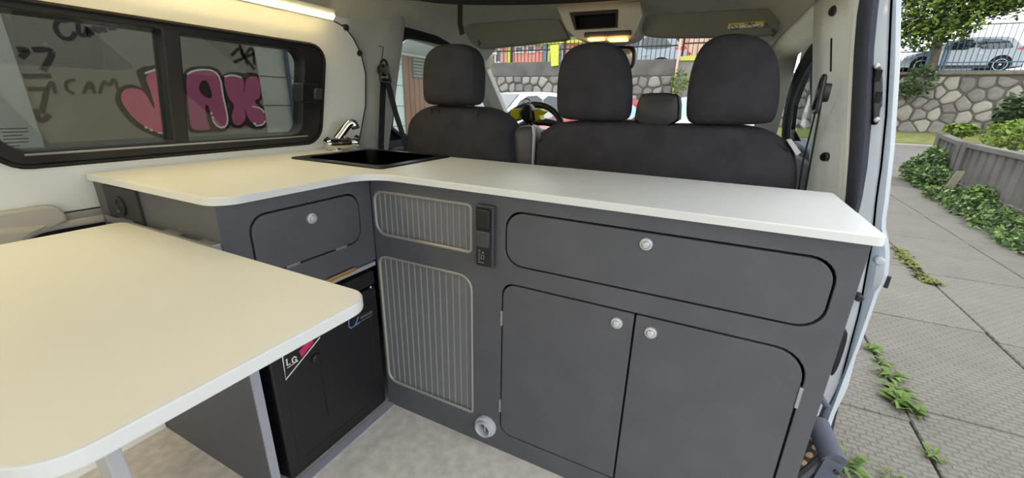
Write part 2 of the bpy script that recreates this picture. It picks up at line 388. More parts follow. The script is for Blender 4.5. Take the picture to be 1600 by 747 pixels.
# ================================================================== the van shell
XC = -.32                                              # centre line of the van
struct('floor', bx(-1.20, -1.30, -.03, .56, 1.24, 0), 'floor_vinyl', 'grey beige speckled vinyl floor of the van', 'floor')
struct('trim_9', bx(-1.20, 1.24, -.30, .60, 2.75, -.22), 'black_soft', 'dark carpeted floor of the driving cab', 'floor')
struct('trim_10', bx(-1.20, 1.232, -.30, .56, 1.26, .02), 'black_soft', 'dark step up from the cab floor to the rear floor', 'trim')
struct('trim_11', bx(.56, -1.30, -.30, .66, 1.20, -.012, .01), 'white_paint', 'white painted sill of the sliding door opening', 'trim')
# ---- left lining with window opening
yz = lambda u, v: tuple(UWL(u, v)[1:])
fe = [yz(*p) for p in ((557, 236), (560, 225), (571, 165), (571, 115), (564, 85), (552, 60), (538, 42), (522, 33))]
zt = fe[-1][1]
outl = [(-1.30, .706), (1.262, .706)] + fe + [(-1.30, zt)]
wy0, wy1, wz0, wz1 = .266, 1.097, .829, 1.163
hole = rrect(wy0 + .006, wz0 + .006, wy1 - .006, wz1 - .006, .05)
WALL = struct('wall_left', plate(B(), [outl, hole], FWL(0), .012, .003), 'lining', 'cream side wall lining panel around the tinted window', 'wall')
struct('trim_12', plate(B(), [[(-1.30, .0), (1.46, .0), (1.46, 1.33), (-1.30, 1.33)], rrect(wy0 + .02, wz0 + .02, wy1 - .02, wz1 - .02, .05)], FWL(-.045), .012), 'pillar_trim', 'painted outer body side behind the lining', 'wall')
# lower wall with storage pocket
pk = [tuple(U(u, v, x=-1.176)[1:]) for u, v in ((30, 377), (44, 366), (66, 357), (105, 350), (178, 338))]
pz = pk[-1][1]
hole2 = [(pk[0][0] - .012, .52)] + [(.50, .52), (.50, pz)] + [(p[0], p[1]) for p in pk[:-1][::-1]]
low = struct('trim_13', plate(B(), [[(-1.30, 0), (1.25, 0), (1.25, .703), (-1.30, .703)], hole2], FX(-1.183), .01), 'pillar_grey', 'grey lower wall lining with a storage pocket', 'wall')
obj('pocket_back', bx(-1.226, pk[0][0] - .06, .45, -1.216, .56, .72), 'black_soft', low)
obj('pocket_top', bx(-1.215, pk[0][0] - .06, .712, -1.187, .56, .72), 'black_soft', low)
lipp = [(-1.176, a, b) for a, b in pk] + [(-1.176, .50, pz)]
obj('pocket_lip', tube(B(), [(-1.176, pk[0][0] - .014, .60)] + chaikin(lipp, 2, False), .010, 8), 'pillar_grey', low, True)
fl = [tuple(U(u, v, x=-1.168)[1:]) for u, v in ((105, 344), (101, 334), (93, 326), (80, 321), (60, 322), (0, 331))]
fl = fl + [(-.4, fl[-1][1] - .004), (-.4, fl[0][1] - .01), (fl[0][0] - .05, fl[0][1] - .02)]
obj('armrest_moulding', plate(B(), [fl], FX(-1.160), .03, .006), 'pillar_grey', low)
bl = [tuple(U(u, v, x=-1.15)[1:]) for u, v in ((60, 347), (30, 345), (0, 343))]
obj('arch_moulding', plate(B(), [[(pk[0][0] - .02, .50), (pk[0][0] + .01, bl[0][1] - .04), (pk[0][0] + .05, bl[0][1] - .012), (pk[0][0] - .05, bl[0][1] + .004), (-.4, bl[1][1]), (-.4, .50)]], FX(-1.15), .04, .012), 'pillar_grey', low)
# ---- window in the lining: black frame, divider, two tinted panes, latch
win = thing('window_1', 'tinted sliding side window in a thick black frame', 'window', (-1.17, .72, wz0), kind='structure')
pA = (.284, .866, .6045, 1.148); pB = (.647, .863, 1.015, 1.142)
obj('window_frame', plate(B(), [rrect(wy0, wz0, wy1, wz1, .058), rrect(pA[0], pA[1], pA[2], pA[3], (.045, .004, .004, .03)), rrect(pB[0], pB[1], pB[2], pB[3], (.004, .045, .045, .004))], FWL(.012), .05, .005), 'black_plastic', win)
obj('gasket', tube(B(), [(wallx(b) + .012, a, b) for a, b in rrect(wy0 - .002, wz0 - .002, wy1 + .002, wz1 + .002, .06)], .005, 6, True), 'black_soft', win, True)
for q in (pA, pB):
    obj('pane', plate(B(), [[(q[0] - .006, q[1] - .006), (q[2] + .006, q[1] - .006), (q[2] + .006, q[3] + .006), (q[0] - .006, q[3] + .006)]], FWL(-.012), .004), 'glass_tint', win)
obj('inner_rail', plate(B(), [[(wy0 + .05, .853), (wy1 - .06, .853), (wy1 - .06, .858), (wy0 + .05, .858)]], FWL(.016), .006), 'metal_grey', win)
l0, l1 = yz(461, 160), yz(487, 131)
lt = obj('latch', plate(B(), [rrect(l0[0], l0[1], l1[0], l1[1], .006)], FWL(.036), .05, .004), 'black_plastic', win)
obj('latch_button', plate(B(), [rrect(l1[0] - .018, l0[1] + .012, l1[0] + .012, l1[1] - .016, .004)], FWL(.044), .012, .003), 'grey_plastic', lt)
gm = B(); strokes(gm, [[(.292 + (.006 if i else 0), .912 - i * .0075), (.292 + w * .8, .912 - i * .0075)] for i, w in enumerate((.056, .058, .044, .054, .052, .034))], .0018, FWL(-.0105), .0008)
obj('glass_mark', gm, 'ink', win)
# ---- LED strip under the roof edge
lB = UWL(521, 31, .045)
LZ = lB[2] - .004; LX = lB[0] - .018
tag(obj('led_strip', loft(B(), [[(LX + .016, y, LZ + .004), (LX + .0275, y, LZ + .0155), (LX + .026, y, LZ + .017), (LX + .0145, y, LZ + .0055)] for y in (-1.1, lB[1])]), 'led'), 'glowing warm white light strip along the top of the side wall', 'lamp')
tag(obj('light_strip_channel', loft(B(), [[(LX + .002, y, LZ + .010), (LX + .0135, y, LZ + .0052), (LX + .0262, y, LZ + .0178), (LX + .03, y, LZ + .034), (LX + .002, y, LZ + .034)] for y in (-1.1, lB[1])]), 'lining'), 'slim white channel carrying the light strip', 'lamp')
obj('panel_seam', tube(B(), [(wallx(b) - .001, a + .002, b) for a, b in fe], .0022, 6), 'dark_gap', WALL)
# ---- left centre pillar between lining and driver door
rows = []
for i in range(15):
    z = -.2 + 1.54 * i / 14
    if z > .8: back = 1.485 + .012 * min(1, (z - .8) / .45)
    else: back = 1.485
    w = wallx(max(z, .3))
    rows.append([(w - .020, 1.225, z), (w - .016, 1.285, z), (w - .008, 1.33, z), (w + .014, 1.375, z), (w + .032, 1.42, z), (w + .030, back - .035, z), (w + .016, back - .008, z), (w - .02, back + .004, z), (w - .06, back + .004, z)])
pil = struct('trim_1', grid_surf(B(), rows, -.006), 'pillar_trim', 'beige moulded pillar trim between side window and driver door', 'pillar', True)
for (u, v) in ((541, 43), (562, 83), (557, 215)):
    p = UPL(u, v, (1, 0, -WK), -1.16 - WK * .8 + .004)
    obj('plug', lathe(B(), [(.011, -.012), (.011, .002), (.008, .005), (.001, .005)], p, (1, -.25, -.1), 14), 'black_plastic', pil, True)
g0, g1 = UWL(592, 72, .033), UWL(601, 104, .033)
obj('belt_slot', tube(B(), [(wallx(g0[2]) + .033, g0[1], g0[2]), (wallx(g0[2]) + .032, g0[1] + .025, g0[2]), (wallx(g1[2]) + .032, g0[1] + .025, g1[2])], .0018, 6), 'dark_gap', pil)
# ---- front doors (left built, right mirrored)
def side_door(sgn, name, label):
    fx = (lambda z, off=0: wallx(max(z, .5)) - .035 + off) if sgn < 0 else (lambda z, off=0: 2 * XC + .07 - (wallx(max(z, .5)) - .035) - off)
    F = (lambda o: (lambda u, v, w: (fx(v) + (o - w if sgn < 0 else -(o - w)), u, v)))
    d = thing(name, label, 'door', (fx(.3), 2.0, -.2), kind='structure')
    wp = [tuple(UWL(u, v, -.035)[1:]) for u, v in ((672, 62), (640, 55), (622, 62), (617, 84), (612, 150), (607, 228))]
    wh = [(wp[5][0] - .004, .78), (2.62, .842), (2.36, 1.04), (2.12, 1.20), (2.0, 1.235)] + wp[:5]
    sl = [(1.50, 1.268), (1.80, 1.272), (2.00, 1.258), (2.16, 1.20), (2.42, 1.045), (2.72, .84)]
    if sgn > 0:
        URP = lambda u, v, o: tuple(UPL(u, v, (1, 0, WK), 2 * XC + .07 + 1.16 + WK * .8 + o)[1:])
        wr = [URP(u, v, .035) for u, v in ((1290, 74), (1262, 104), (1242, 155), (1230, 212), (1226, 262))]
        wh = [(1.50, .80), (wr[4][0], .82)] + [(a, max(b, .86)) for a, b in wr[:4][::-1]] + [(1.56, wr[0][1] + .02), (1.52, wr[0][1] - .05)]
        sl = [URP(1300, 52, .01)] + [URP(u, v, 0) for u, v in ((1290, 60), (1268, 84), (1250, 114), (1236, 152), (1229, 190), (1228, 225), (1232, 270))]
        sl = [(a, min(b, 1.27)) for a, b in sl]
    outer = [(1.42, .74), (2.78, .78), (2.80, .86), (2.46, 1.10), (2.18, 1.26), (2.04, 1.292), (1.80, 1.30), (1.55, 1.30), (1.47, 1.25), (1.44, 1.05)]
    if sgn > 0: outer = [(1.42, .74), (2.90, .78), (2.92, .88), (2.60, 1.14), (2.30, 1.31), (2.10, 1.345), (1.80, 1.35), (1.50, 1.35), (1.45, 1.28), (1.43, 1.05)]
    obj('window_frame', plate(B(), [outer, chaikin(wh, 2)], F(0.0), .022, .004), 'black_plastic', d)
    obj('seal', tube(B(), [(fx(b) + (.01 if sgn < 0 else -.01), a, b) for a, b in chaikin(wh, 2)], .010, 8, True), 'rubber', d, True)
    obj('pane', plate(B(), [[(1.47, .77), (2.72, .80), (2.74, .85), (2.42, 1.08), (2.16, 1.235), (2.02, 1.27), (1.80, 1.285), (1.56, 1.285), (1.50, 1.24), (1.48, 1.05)] if sgn < 0 else [(1.46, .78), (2.86, .80), (2.86, .90), (2.58, 1.12), (2.28, 1.29), (2.0, 1.31), (1.5, 1.31), (1.46, 1.2)]], F(-.02), .004), 'glass_door', d)
    obj('opening_seal', tube(B(), [(fx(b) + (.035 if sgn < 0 else -.035), a, b) for a, b in chaikin(sl, 2, False)], .022, 8), 'black_soft', d, True)
    obj('quarter_bar', plate(B(), [[(2.26, .82), (2.285, .82), (2.245, 1.16), (2.22, 1.175)]], F(-.004), .03), 'black_plastic', d)
    obj('door_panel', plate(B(), [rrect(1.51, -.20, 2.70, .775, .05)], F(.02), .09, .02), 'grey_plastic', d)
    obj('sill_cap', plate(B(), [[(1.51, .765), (2.70, .80), (2.70, .83), (1.51, .80)]], F(.012), .05, .006), 'rubber', d)
    return d
side_door(-1, 'door_1', 'driver door with dark sill and clear window')
side_door(1, 'door_2', 'passenger door with black framed tapering window')
rz = rrect(-.98, .50, .34, 1.20, .06)
bk_ = struct('wall_back', plate(B(), [[(-1.20, 0), (.56, 0), (.56, .8), (.42, 1.36), (-1.06, 1.36), (-1.20, .8)], rz], FY(-1.33), .03), 'pillar_trim', 'pale lined tailgate at the rear of the van', 'wall')
obj('pane', plate(B(), [rrect(-1.0, .48, .36, 1.22, .06)], FY(-1.345), .004), 'glass_clear', bk_)
# ---- roof
rows = []
for j in range(25):
    y = -1.30 + 3.42 * j / 24; f = max(0, (y - 1.55) / .55); hw = .745 - .06 * min(f, 1) ** 1.5
    rows.append([(XC + hw * s, y, 1.394 - .11 * abs(s) ** 9 - .062 * f ** 2) for s in [-1 + 2 * k / 20 for k in range(21)]])
cbm = grid_surf(B(), rows)
OPX0, OPX1, OPY0, OPY1 = -.90, .26, .10, 1.25               # pop-up roof opening
del_ = [f for f in cbm.faces if OPX0 < f.calc_center_median().x < OPX1 and OPY0 < f.calc_center_median().y < OPY1]
bmesh.ops.delete(cbm, geom=del_, context='FACES')
bmesh.ops.solidify(cbm, geom=cbm.faces[:], thickness=.02)
struct('ceiling', cbm, 'headliner', 'grey beige fabric headliner of the van', 'ceiling', True)
# roof skin edge above doors
for s, nm in ((-1, 'trim_2'), (1, 'trim_3')):
    rows = []
    for j in range(15):
        y = 1.30 + .90 * j / 14; f = max(0, (y - 1.55) / .55); hw = .745 - .06 * min(f, 1) ** 1.5; ze = 1.278 - .062 * f ** 2
        xx = XC + s * hw
        e_ = (.02, .06) if s < 0 else (.03, .09)
        rows.append([(xx - s * .02, y, ze + .03), (xx, y, ze - .004), (xx + s * e_[0], y, ze - .028), (xx + s * e_[1], y, ze - (.02 if s < 0 else .035))])
    struct(nm, grid_surf(B(), rows, .006), 'headliner', 'grey roof rail trim above the %s door' % ('driver' if s < 0 else 'passenger'), 'trim', True)
# ---- windscreen, pillars, header
A_top, A_bot = (-1.0, 2.102, 1.272), (-1.0, 2.523, .871)
ws = thing('window_2', 'wide clear raked windscreen of the van', 'window', (XC, 2.5, .80), kind='structure')
rows = []
for j in range(7):
    t = -.08 + 1.2 * j / 6
    rows.append([(XC + (.72 + .06 * t) * s, 2.10 + .42 * t + .10 * (1 - s * s) * (.6 + .4 * t), 1.305 - .43 * t) for s in [-1 + 2 * k / 12 for k in range(13)]])
obj('pane', grid_surf(B(), rows), 'glass_clear', ws, True)
rows = [[(XC + .74 * s, 2.075 + .06 * (1 - s * s), 1.322 - .01 * abs(s)) for s in [-1 + 2 * k / 12 for k in range(13)]], [(XC + .73 * s, 2.11 + .06 * (1 - s * s), 1.304 - .012 * abs(s)) for s in [-1 + 2 * k / 12 for k in range(13)]]]
obj('header', grid_surf(B(), rows, .015), 'headliner', ws, True)
for s, nm in ((-1, 'trim_4'), (1, 'trim_5')):
    pts = []
    for t in (-.12, 0, .2, .45, .75, 1.05, 1.25):
        x = XC + s * (.705 + .012 * t); y = 2.10 + .42 * t; z = 1.275 - .405 * t
        pts.append((x, y, z))
    secs = []
    for i, (x, y, z) in enumerate(pts):
        wd = .05 + .02 * i / 6
        secs.append([(x - s * .0, y + .02, z + .01), (x - s * .008, y - .02, z - .02), (x + s * .03, y - .055, z - .045), (x + s * (.03 + wd), y - .05, z - .04), (x + s * (.03 + wd), y + .02, z + .02), (x + s * .02, y + .035, z + .03)])
    struct(nm, loft(B(), secs), 'pillar_grey', 'light grey sloping windscreen pillar beside the %s seat' % ('driver' if s < 0 else 'passenger'), 'pillar', True)
# ---- right: centre pillar of the sliding door opening, all edges measured on the jamb plane
JY = 1.25
def edge(pts, y):
    q = sorted([(U(u, v, y=y)[2], U(u, v, y=y)[0]) for u, v in pts]); zs = [a for a, b in q]; xs = [b for a, b in q]
    def f(z):
        if z > zs[-1]: return xs[-1] + (z - zs[-1]) * (xs[-1] - xs[-2]) / (zs[-1] - zs[-2])
        return float(np.interp(z, zs, xs))
    return f
eT = edge([(1293, 0), (1291, 60), (1290, 130), (1288, 200), (1281, 295)], 1.40)
e1 = edge([(1348, -10), (1343, 20), (1338, 80), (1334, 160), (1330, 241), (1324, 317)], JY)
e2 = edge([(1377, 0), (1374.7, 20), (1368.7, 80), (1366.7, 160), (1364.6, 200), (1358.6, 261), (1348.6, 317)], JY)
e3 = edge([(1393, 0), (1392, 20), (1388.7, 100), (1384.7, 180.6), (1376.7, 261), (1368.6, 317), (1362, 385), (1355.6, 417.5), (1342, 492), (1312, 605), (1294, 642)], JY)
eO = edge([(1410, 0), (1408, 100), (1400, 230), (1390, 320), (1386, 345), (1386, 360), (1391, 380), (1392, 400), (1390, 430), (1386, 442), (1375, 458), (1350, 530), (1300, 660)], JY)
zs = [-.12 + 1.44 * i / 60 for i in range(61)]
rows = [[(eT(z) - .012, 1.52, z), (eT(z) - .004, 1.45, z), (eT(z), 1.40, z), (eT(z) + .010, 1.36, z), ((eT(z) + e1(z)) / 2 + .008, 1.315, z), (e1(z) - .004, 1.285, z), (e1(z) + .012, 1.27, z)] for z in zs]
pilR = struct('trim_6', grid_surf(B(), rows, .006), 'pillar_trim', 'cream moulded pillar trim between bench seat and door opening', 'pillar', True)
for (u, v) in ((1304, 17), (1290, 245)):
    p = U(u, v, y=1.368)
    obj('plug', lathe(B(), [(.012, -.01), (.012, .006), (.009, .009), (.001, .009)], p, (-.75, -.6, 0), 14), 'black_plastic', pilR, True)
p0, p1 = U(1300, 60, y=1.36), U(1299, 112, y=1.36)
obj('belt_slot', tube(B(), [p0 + np.array([-.002, -.004, 0]), p1 + np.array([-.002, -.004, 0])], .002, 6), 'dark_gap', pilR)
rows = [[(e1(z), 1.272, z)] + [(e1(z) + (e2(z) - e1(z)) * k / 8, 1.262 - .030 * math.sin(math.pi * k / 8) ** .7, z) for k in range(1, 8)] + [(e2(z), 1.272, z)] for z in zs]
struct('trim_7', grid_surf(B(), rows, .004), 'rubber', 'dark grey rubber seal running down the door opening', 'door seal', True)
def jw(z): return e3(z) if z > .1 else e3(z)
rows = [[(e2(z) - .01, 1.27, z), (e2(z) + .006, 1.262, z), (e3(z) - .004, 1.258, z), (e3(z) + .002, 1.266, z), (e3(z) + .003, 1.29, z), (e3(z) + .012, 1.29, z), (e3(z) + .013, 1.262, z), (e3(z) + .017, 1.250, z), (eO(z) - .012, 1.244, z), (eO(z) - .004, 1.247, z), (eO(z), 1.256, z), (eO(z) + .002, 1.30, z)] for z in zs]
jamb = struct('wall_right', grid_surf(B(), rows, .004), 'white_paint', 'white painted door jamb curving down the side of the van', 'pillar', True)
rows = [[(e3(z) + .0035, 1.286, z), (e3(z) + .0115, 1.286, z)] for z in zs]
obj('panel_gap', grid_surf(B(), rows, .002), 'dark_gap', jamb)
rows = [[(eO(z) - .004, 1.268 + 1.42 * k / 5, z) for k in range(6)] for z in zs if z < .74]
struct('trim_8', grid_surf(B(), rows, .004), 'white_paint', 'white outer skin of the passenger door', 'wall', True)
# fittings on the jamb
jp = [tuple(U(u, v, y=1.236)[[0, 2]]) for u, v in ((1365, 196), (1374, 194), (1376, 170), (1380, 165), (1380, 120), (1377, 102), (1368, 100), (1364, 150))]
st = obj('striker_plate', plate(B(), [chaikin(jp, 1)], FY(1.236), .03, .003), 'black_plastic', jamb)
for v in (118, 152):
    q = U(1372, v, y=1.236); obj('latch_hole', bx(q[0] - .006, 1.233, q[2] - .012, q[0] + .006, 1.24, q[2] + .012, .002), 'dark_gap', st)
for v in (103, 187):
    q = U(1370, v, y=1.236); obj('bolt', lathe(B(), [(.006, 0), (.006, .003), (.003, .005)], (q[0], 1.237, q[2]), (0, -1, 0), 10), 'metal_grey', st)
jp = [tuple(U(u, v, y=1.240)[[0, 2]]) for u, v in ((1297, 590), (1306, 584), (1316, 560), (1326, 525), (1322, 515), (1312, 517))]
obj('lower_striker', plate(B(), [chaikin(jp, 1)], FY(1.240), .03, .003), 'black_plastic', jamb)
q = U(1345, 466, y=1.24)
obj('rubber_stop', lathe(B(), [(.010, -.03), (.010, .008), (.007, .012), (.002, .012)], (q[0] - .004, 1.245, q[2]), (0, -1, 0), 14), 'black_plastic', jamb, True)
q = U(1374, 408, y=1.245)
obj('jamb_cap', lathe(B(), [(.011, -.012), (.011, .003), (.008, .007), (.002, .008)], (q[0], 1.247, q[2]), (0, -1, 0), 16), 'pvc_grey', jamb, True)
q = U(1388, 440, y=1.245)
obj('edge_clip', bx(q[0] - .004, 1.243, q[2] - .018, q[0] + .003, 1.27, q[2] + .014, .001), 'black_plastic', jamb)
# lower wheel arch: front tyre seen past the sill
tag(obj('front_wheel', lathe(B(), [(.20, .0), (.30, .0), (.335, .03), (.335, .17), (.30, .20), (.20, .20)], (.555, 2.22, gz(2.2) + .335), (1, 0, 0), 40), 'tyre', smooth=True), 'black front tyre of the van standing on the paving', 'wheel')
# ================================================================== furniture
YC, XL, YR, XR, YB, ZT, ZU = .832, -.627, .435, .518, 1.218, .80, .783
# ---- worktop
def arc(cx, cy, r, a0, a1, n=8): return [(cx + r * math.cos(R(a0 + (a1 - a0) * i / n)), cy + r * math.sin(R(a0 + (a1 - a0) * i / n))) for i in range(n + 1)]
YWF, XWL, YWR = .812, -.606, .412
wt = [(-1.157, YWR)] + arc(XWL - .05, YWR + .05, .05, 270, 360) + arc(XWL + .085, YWF - .085, .085, 180, 90, 10) + arc(XR - .012, YWF + .012, .012, 270, 360, 4) + [(XR, YB - .006), (XR - .006, YB), (-1.157, YB)]
sink_hole = rrect(-.985, .882, -.632, 1.200, .03)
wo = obj('worktop', plate(B(), [wt, sink_hole], FZ(ZT), .017, .0025, 2), 'laminate')
tag(wo, 'white laminate L-shaped worktop with black sink set in its corner', 'worktop')
wa = obj('worktop_upstand', bx(-1.1615, .415, ZT - .005, -1.154, 1.225, ZT + .004), 'lining', wo)
# ---- sink
sk = thing('sink', 'square black sink let into the white worktop', 'sink', (-.81, 1.04, .67))
obj('rim', plate(B(), [rrect(-1.008, .862, -.610, 1.217, .018), rrect(-.972, .895, -.645, 1.188, .035)], FZ(ZT + .005), .006, .003), 'sink_black', sk)
lp = rrect(-.972, .895, -.645, 1.188, .035); cx, cy = -.81, 1.04
bm = B(); secs = [[(a, b, ZT + .004) for a, b in lp], [(a, b, ZT - .06) for a, b in lp], [(cx + (a - cx) * .97, cy + (b - cy) * .97, ZT - .115) for a, b in lp], [(cx + (a - cx) * .86, cy + (b - cy) * .86, ZT - .128) for a, b in lp]]
loft(bm, secs, True, False); bm.faces.new([v for v in bm.verts if abs(v.co.z - (ZT - .128)) < 1e-5])
bmesh.ops.solidify(bm, geom=bm.faces[:], thickness=-.002)
obj('basin', bm, 'sink_black', sk, True)
obj('drain', lathe(B(), [(.03, 0), (.03, .003), (.022, .004), (.02, .001), (.001, .001)], (-.81, 1.04, ZT - .128), (0, 0, 1), 20), 'chrome', sk, True)
# ---- tap
tp = thing('tap', 'small chrome folding tap beside the black sink', 'tap', (-1.075, 1.12, ZT))
pb0, pb1 = np.array([-1.085, 1.075, ZT + .026]), np.array([-1.06, 1.165, ZT + .026])
obj('tap_base', tube(B(), [pb0, pb0 * .9 + pb1 * .1, pb0 * .15 + pb1 * .85, pb1], [.020, .027, .027, .023], 16), 'chrome', tp, True)
obj('tap_foot', lathe(B(), [(.024, 0), (.024, .004), (.016, .010), (.014, .022)], (-1.075, 1.11, ZT), (0, 0, 1), 20), 'chrome', tp, True)
obj('tap_knob', tube(B(), [pb1, pb1 + np.array([.004, .012, 0]), pb1 + np.array([.008, .03, .0]), pb1 + np.array([.009, .034, 0])], [.014, .019, .020, .016], 12), 'chrome', tp, True)
s0 = np.array([-1.075, 1.105, ZT + .03]); s1 = np.array([-1.055, 1.178, ZT + .095])
obj('spout', tube(B(), chaikin([s0, s0 * .6 + s1 * .4 + np.array([0, 0, .004]), s1 + np.array([0, -.012, .006]), s1 + np.array([.008, .004, .006]), s1 + np.array([.012, .008, -.004])], 2, False), .0165, 14), 'chrome', tp, True)
q = s1 + np.array([.012, .008, -.006])
obj('aerator', lathe(B(), [(.0155, -.006), (.0155, .010), (.010, .011)], q, (.3, .1, -1), 14), 'black_plastic', tp, True)
# ---- long cabinet with doors, drawer flap, slatted shutters
cab = thing('kitchen_cabinet', 'charcoal kitchen cabinet with two doors, wide flap and slatted shutters', 'cabinet', (-.06, 1.02, 0))
CX0, CX1 = -.627, .5064
D = (-.186, .6045, .472, .743); PD = (-.193, .0675, .469, .551); PS = .1427
g1a, g1b = U(585, 366, y=YC), U(737, 320, y=YC); g2a, g2b = U(606, 606, y=YC), U(738, 448, y=YC)
GA = (U(586, 340, y=YC)[0], U(736, 396, y=YC)[2], U(737, 360, y=YC)[0], U(660, 308, y=YC)[2])
GB = (U(601, 520, y=YC)[0], U(736, 645, y=YC)[2], U(738.5, 550, y=YC)[0], U(660, 414, y=YC)[2])
g = .0022
holes = [rrect(D[0] - g, D[1] - g, D[2] + g, D[3] + g, .045), rrect(PD[0] - g, PD[1] - g, PD[2] + g, PD[3] + g, (.035, .06, .06, .035)),
         rrect(GA[0], GA[1], GA[2], GA[3], (.035, .012, .012, .03)), rrect(GB[0], GB[1], GB[2], GB[3], (.035, .010, .04, .03))]
obj('front_panel', plate(B(), [[(CX0, .0), (CX1, .0), (CX1, ZU), (CX0, ZU)]] + holes, FY(YC), .015, .0012), 'charcoal', cab)
obj('side_panel', bx(CX1 - .015, YC + .015, 0, CX1, YB - .01, ZU), 'charcoal', cab)
obj('back_panel', bx(-1.14, YB - .022, 0, CX1 - .015, YB - .008, .64), 'charcoal_dark', cab)
obj('inner_board', bx(CX0, YC + .055, .02, CX1 - .016, YC + .062, .64), 'charcoal_dark', cab)
obj('top_rail', bx(CX0 + .04, YC + .02, .745, CX1 - .02, YC + .04, ZU), 'charcoal_dark', cab)
obj('cable_stub', lathe(B(), [(.006, 0), (.006, .002), (.003, .003)], (U(1304, 674, y=YC)[0] - .0, YC, U(1304, 674, y=YC)[2]), (0, -1, 0), 10), 'charcoal_dark', cab) if False else None
def push_knob(parent, x, z, ax=(0, -1, 0), face=YC):
    c = (x, face, z) if ax[1] else (face, x, z)
    k = obj('knob', lathe(B(), [(.0135, -.004), (.0135, .003), (.0125, .0055), (.0095, .0065), (.0088, .005)], c, ax, 24), 'knob_silver', parent, True)
    obj('knob_button', lathe(B(), [(.0078, .002), (.0078, .0085), (.006, .0105), (.001, .0112)], c, ax, 20), 'knob_silver', k, True)
def hinge_y(parent, x, z, h=.03):
    obj('hinge', bx(x - .0035, YC - .0035, z - h, x + .0035, YC + .006, z + h, .0015), 'metal_grey', parent)
dr = obj('flap', plate(B(), [rrect(D[0] + g, D[1] + g, D[2] - g, D[3] - g, .043)], FY(YC - .001), .014, .0018), 'charcoal', cab)
kx = U(1010, 381, y=YC); push_knob(dr, kx[0], kx[2], face=YC - .001)
d1 = obj('door', plate(B(), [rrect(PD[0] + g, PD[1] + g, PS - g, PD[3] - g, (.033, .002, .002, .033))], FY(YC - .001), .014, .0018), 'charcoal', cab)
kx = U(964, 504, y=YC); push_knob(d1, kx[0], kx[2], face=YC - .001)
for v in (497, 634): q = U(783.5, v, y=YC); hinge_y(d1, PD[0] - .001, q[2], .022)
d2 = obj('door', plate(B(), [rrect(PS + g, PD[1] + g, PD[2] - g, PD[3] - g, (.002, .058, .058, .002))], FY(YC - .001), .014, .0018), 'charcoal', cab)
kx = U(1017, 519, y=YC); push_knob(d2, kx[0], kx[2], face=YC - .001)
q = U(1251, 622, y=YC); hinge_y(d2, PD[2] + .001, q[2], .024); hinge_y(d2, PD[2] + .001, .15, .024)
obj('door_divider', bx(PS - .02, YC + .016, .06, PS + .02, YC + .028, .56), 'dark_gap', cab)
for nm, G, rr, nsl in (('shutter', GA, (.035, .012, .012, .03), 17), ('shutter', GB, (.035, .010, .04, .03), 15)):
    sh = obj(nm, tube(B(), [(a, YC + .003, b) for a, b in rrect(G[0] + .002, G[1] + .002, G[2] - .002, G[3] - .002, rr)], .0048, 8, True), 'slat_rim', cab, True, label='grey slatted roller shutter')
    step = (G[2] - G[0]) / nsl; z0, z1 = G[1] - .004, G[3] + .004
    me = None
    for i in range(nsl):
        x0 = G[0] + i * step
        if me is None:
            bm = B(); w = step - .0012
            sec = [(-w / 2, .016), (-w / 2, .0078), (w / 2 - .0022, .0078), (w / 2 - .0018, .0062), (w / 2 - .0004, .0062), (w / 2, .0075), (w / 2, .016)]
            loft(bm, [[(a, b, z0) for a, b in sec], [(a, b, z1) for a, b in sec]])
            s = obj('slat', bm, ['slat', 'slat_ridge_lit'], sh); me = s.data
            for pf in me.polygons:
                cxp = sum(me.vertices[v].co.x for v in pf.vertices) / len(pf.vertices) + ORG[sh].x
                if cxp > w / 2 - .0021: pf.material_index = 1  # ridge faces coloured paler, in place of an edge catching light
            s.location = (x0 + step / 2, YC, 0)
        else:
            s = bpy.data.objects.new('slat', me); COL.objects.link(s); s.parent = sh; s.location = (x0 + step / 2, YC, 0)
    obj('shutter_backing', bx(G[0] - .004, YC + .0165, z0, G[2] + .004, YC + .019, z1), 'slat_rim', sh)
# power panel
q0, q1 = U(748, 411, y=YC), U(776, 320, y=YC)
px0, pz0, px1, pz1 = q0[0], q0[2], q1[0], q1[2] - .002
pp = obj('power_panel', plate(B(), [rrect(px0, pz0, px1, pz1, .004)], FY(YC - .016), .016, .003), 'grey_plastic', cab, label='black power panel with sockets')
obj('panel_face', plate(B(), [rrect(px0 + .003, pz0 + .003, px1 - .004, pz1 - .003, .003)], FY(YC - .0175), .003, .001), 'black_plastic', pp)
hh = (pz1 - pz0)
obj('socket_cover', plate(B(), [rrect(px0 + .006, pz1 - .36 * hh, px1 - .007, pz1 - .05 * hh, .005)], FY(YC - .025), .010, .003), 'black_plastic', pp)
obj('socket_cover', plate(B(), [rrect(px0 + .006, pz1 - .66 * hh, px1 - .007, pz1 - .39 * hh, .005)], FY(YC - .027), .012, .004), 'grey_plastic', pp)
w2 = B(); zz = pz0 + .06 * hh; L = []
for i in range(5): L.append([(px0 + .010, zz + .008 + i * .0055), (px0 + .014 + .002 * (i % 2), zz + .008 + i * .0055)])
L += [[(px0 + .019, zz + .012), (px0 + .019, zz + .022), (px0 + .026, zz + .022), (px0 + .026, zz + .012), (px0 + .019, zz + .012)], [(px0 + .020, zz + .028), (px0 + .026, zz + .028)], [(px0 + .020, zz + .031), (px0 + .026, zz + .031)], [(px0 + .009, zz + .002), (px0 + .026, zz + .002)], [(px0 + .010, zz + .033), (px0 + .013, zz + .036), (px0 + .015, zz + .033)]]
strokes(w2, L, .0011, FY(YC - .0182), .0008)
obj('panel_marks', w2, 'ink_grey', pp)
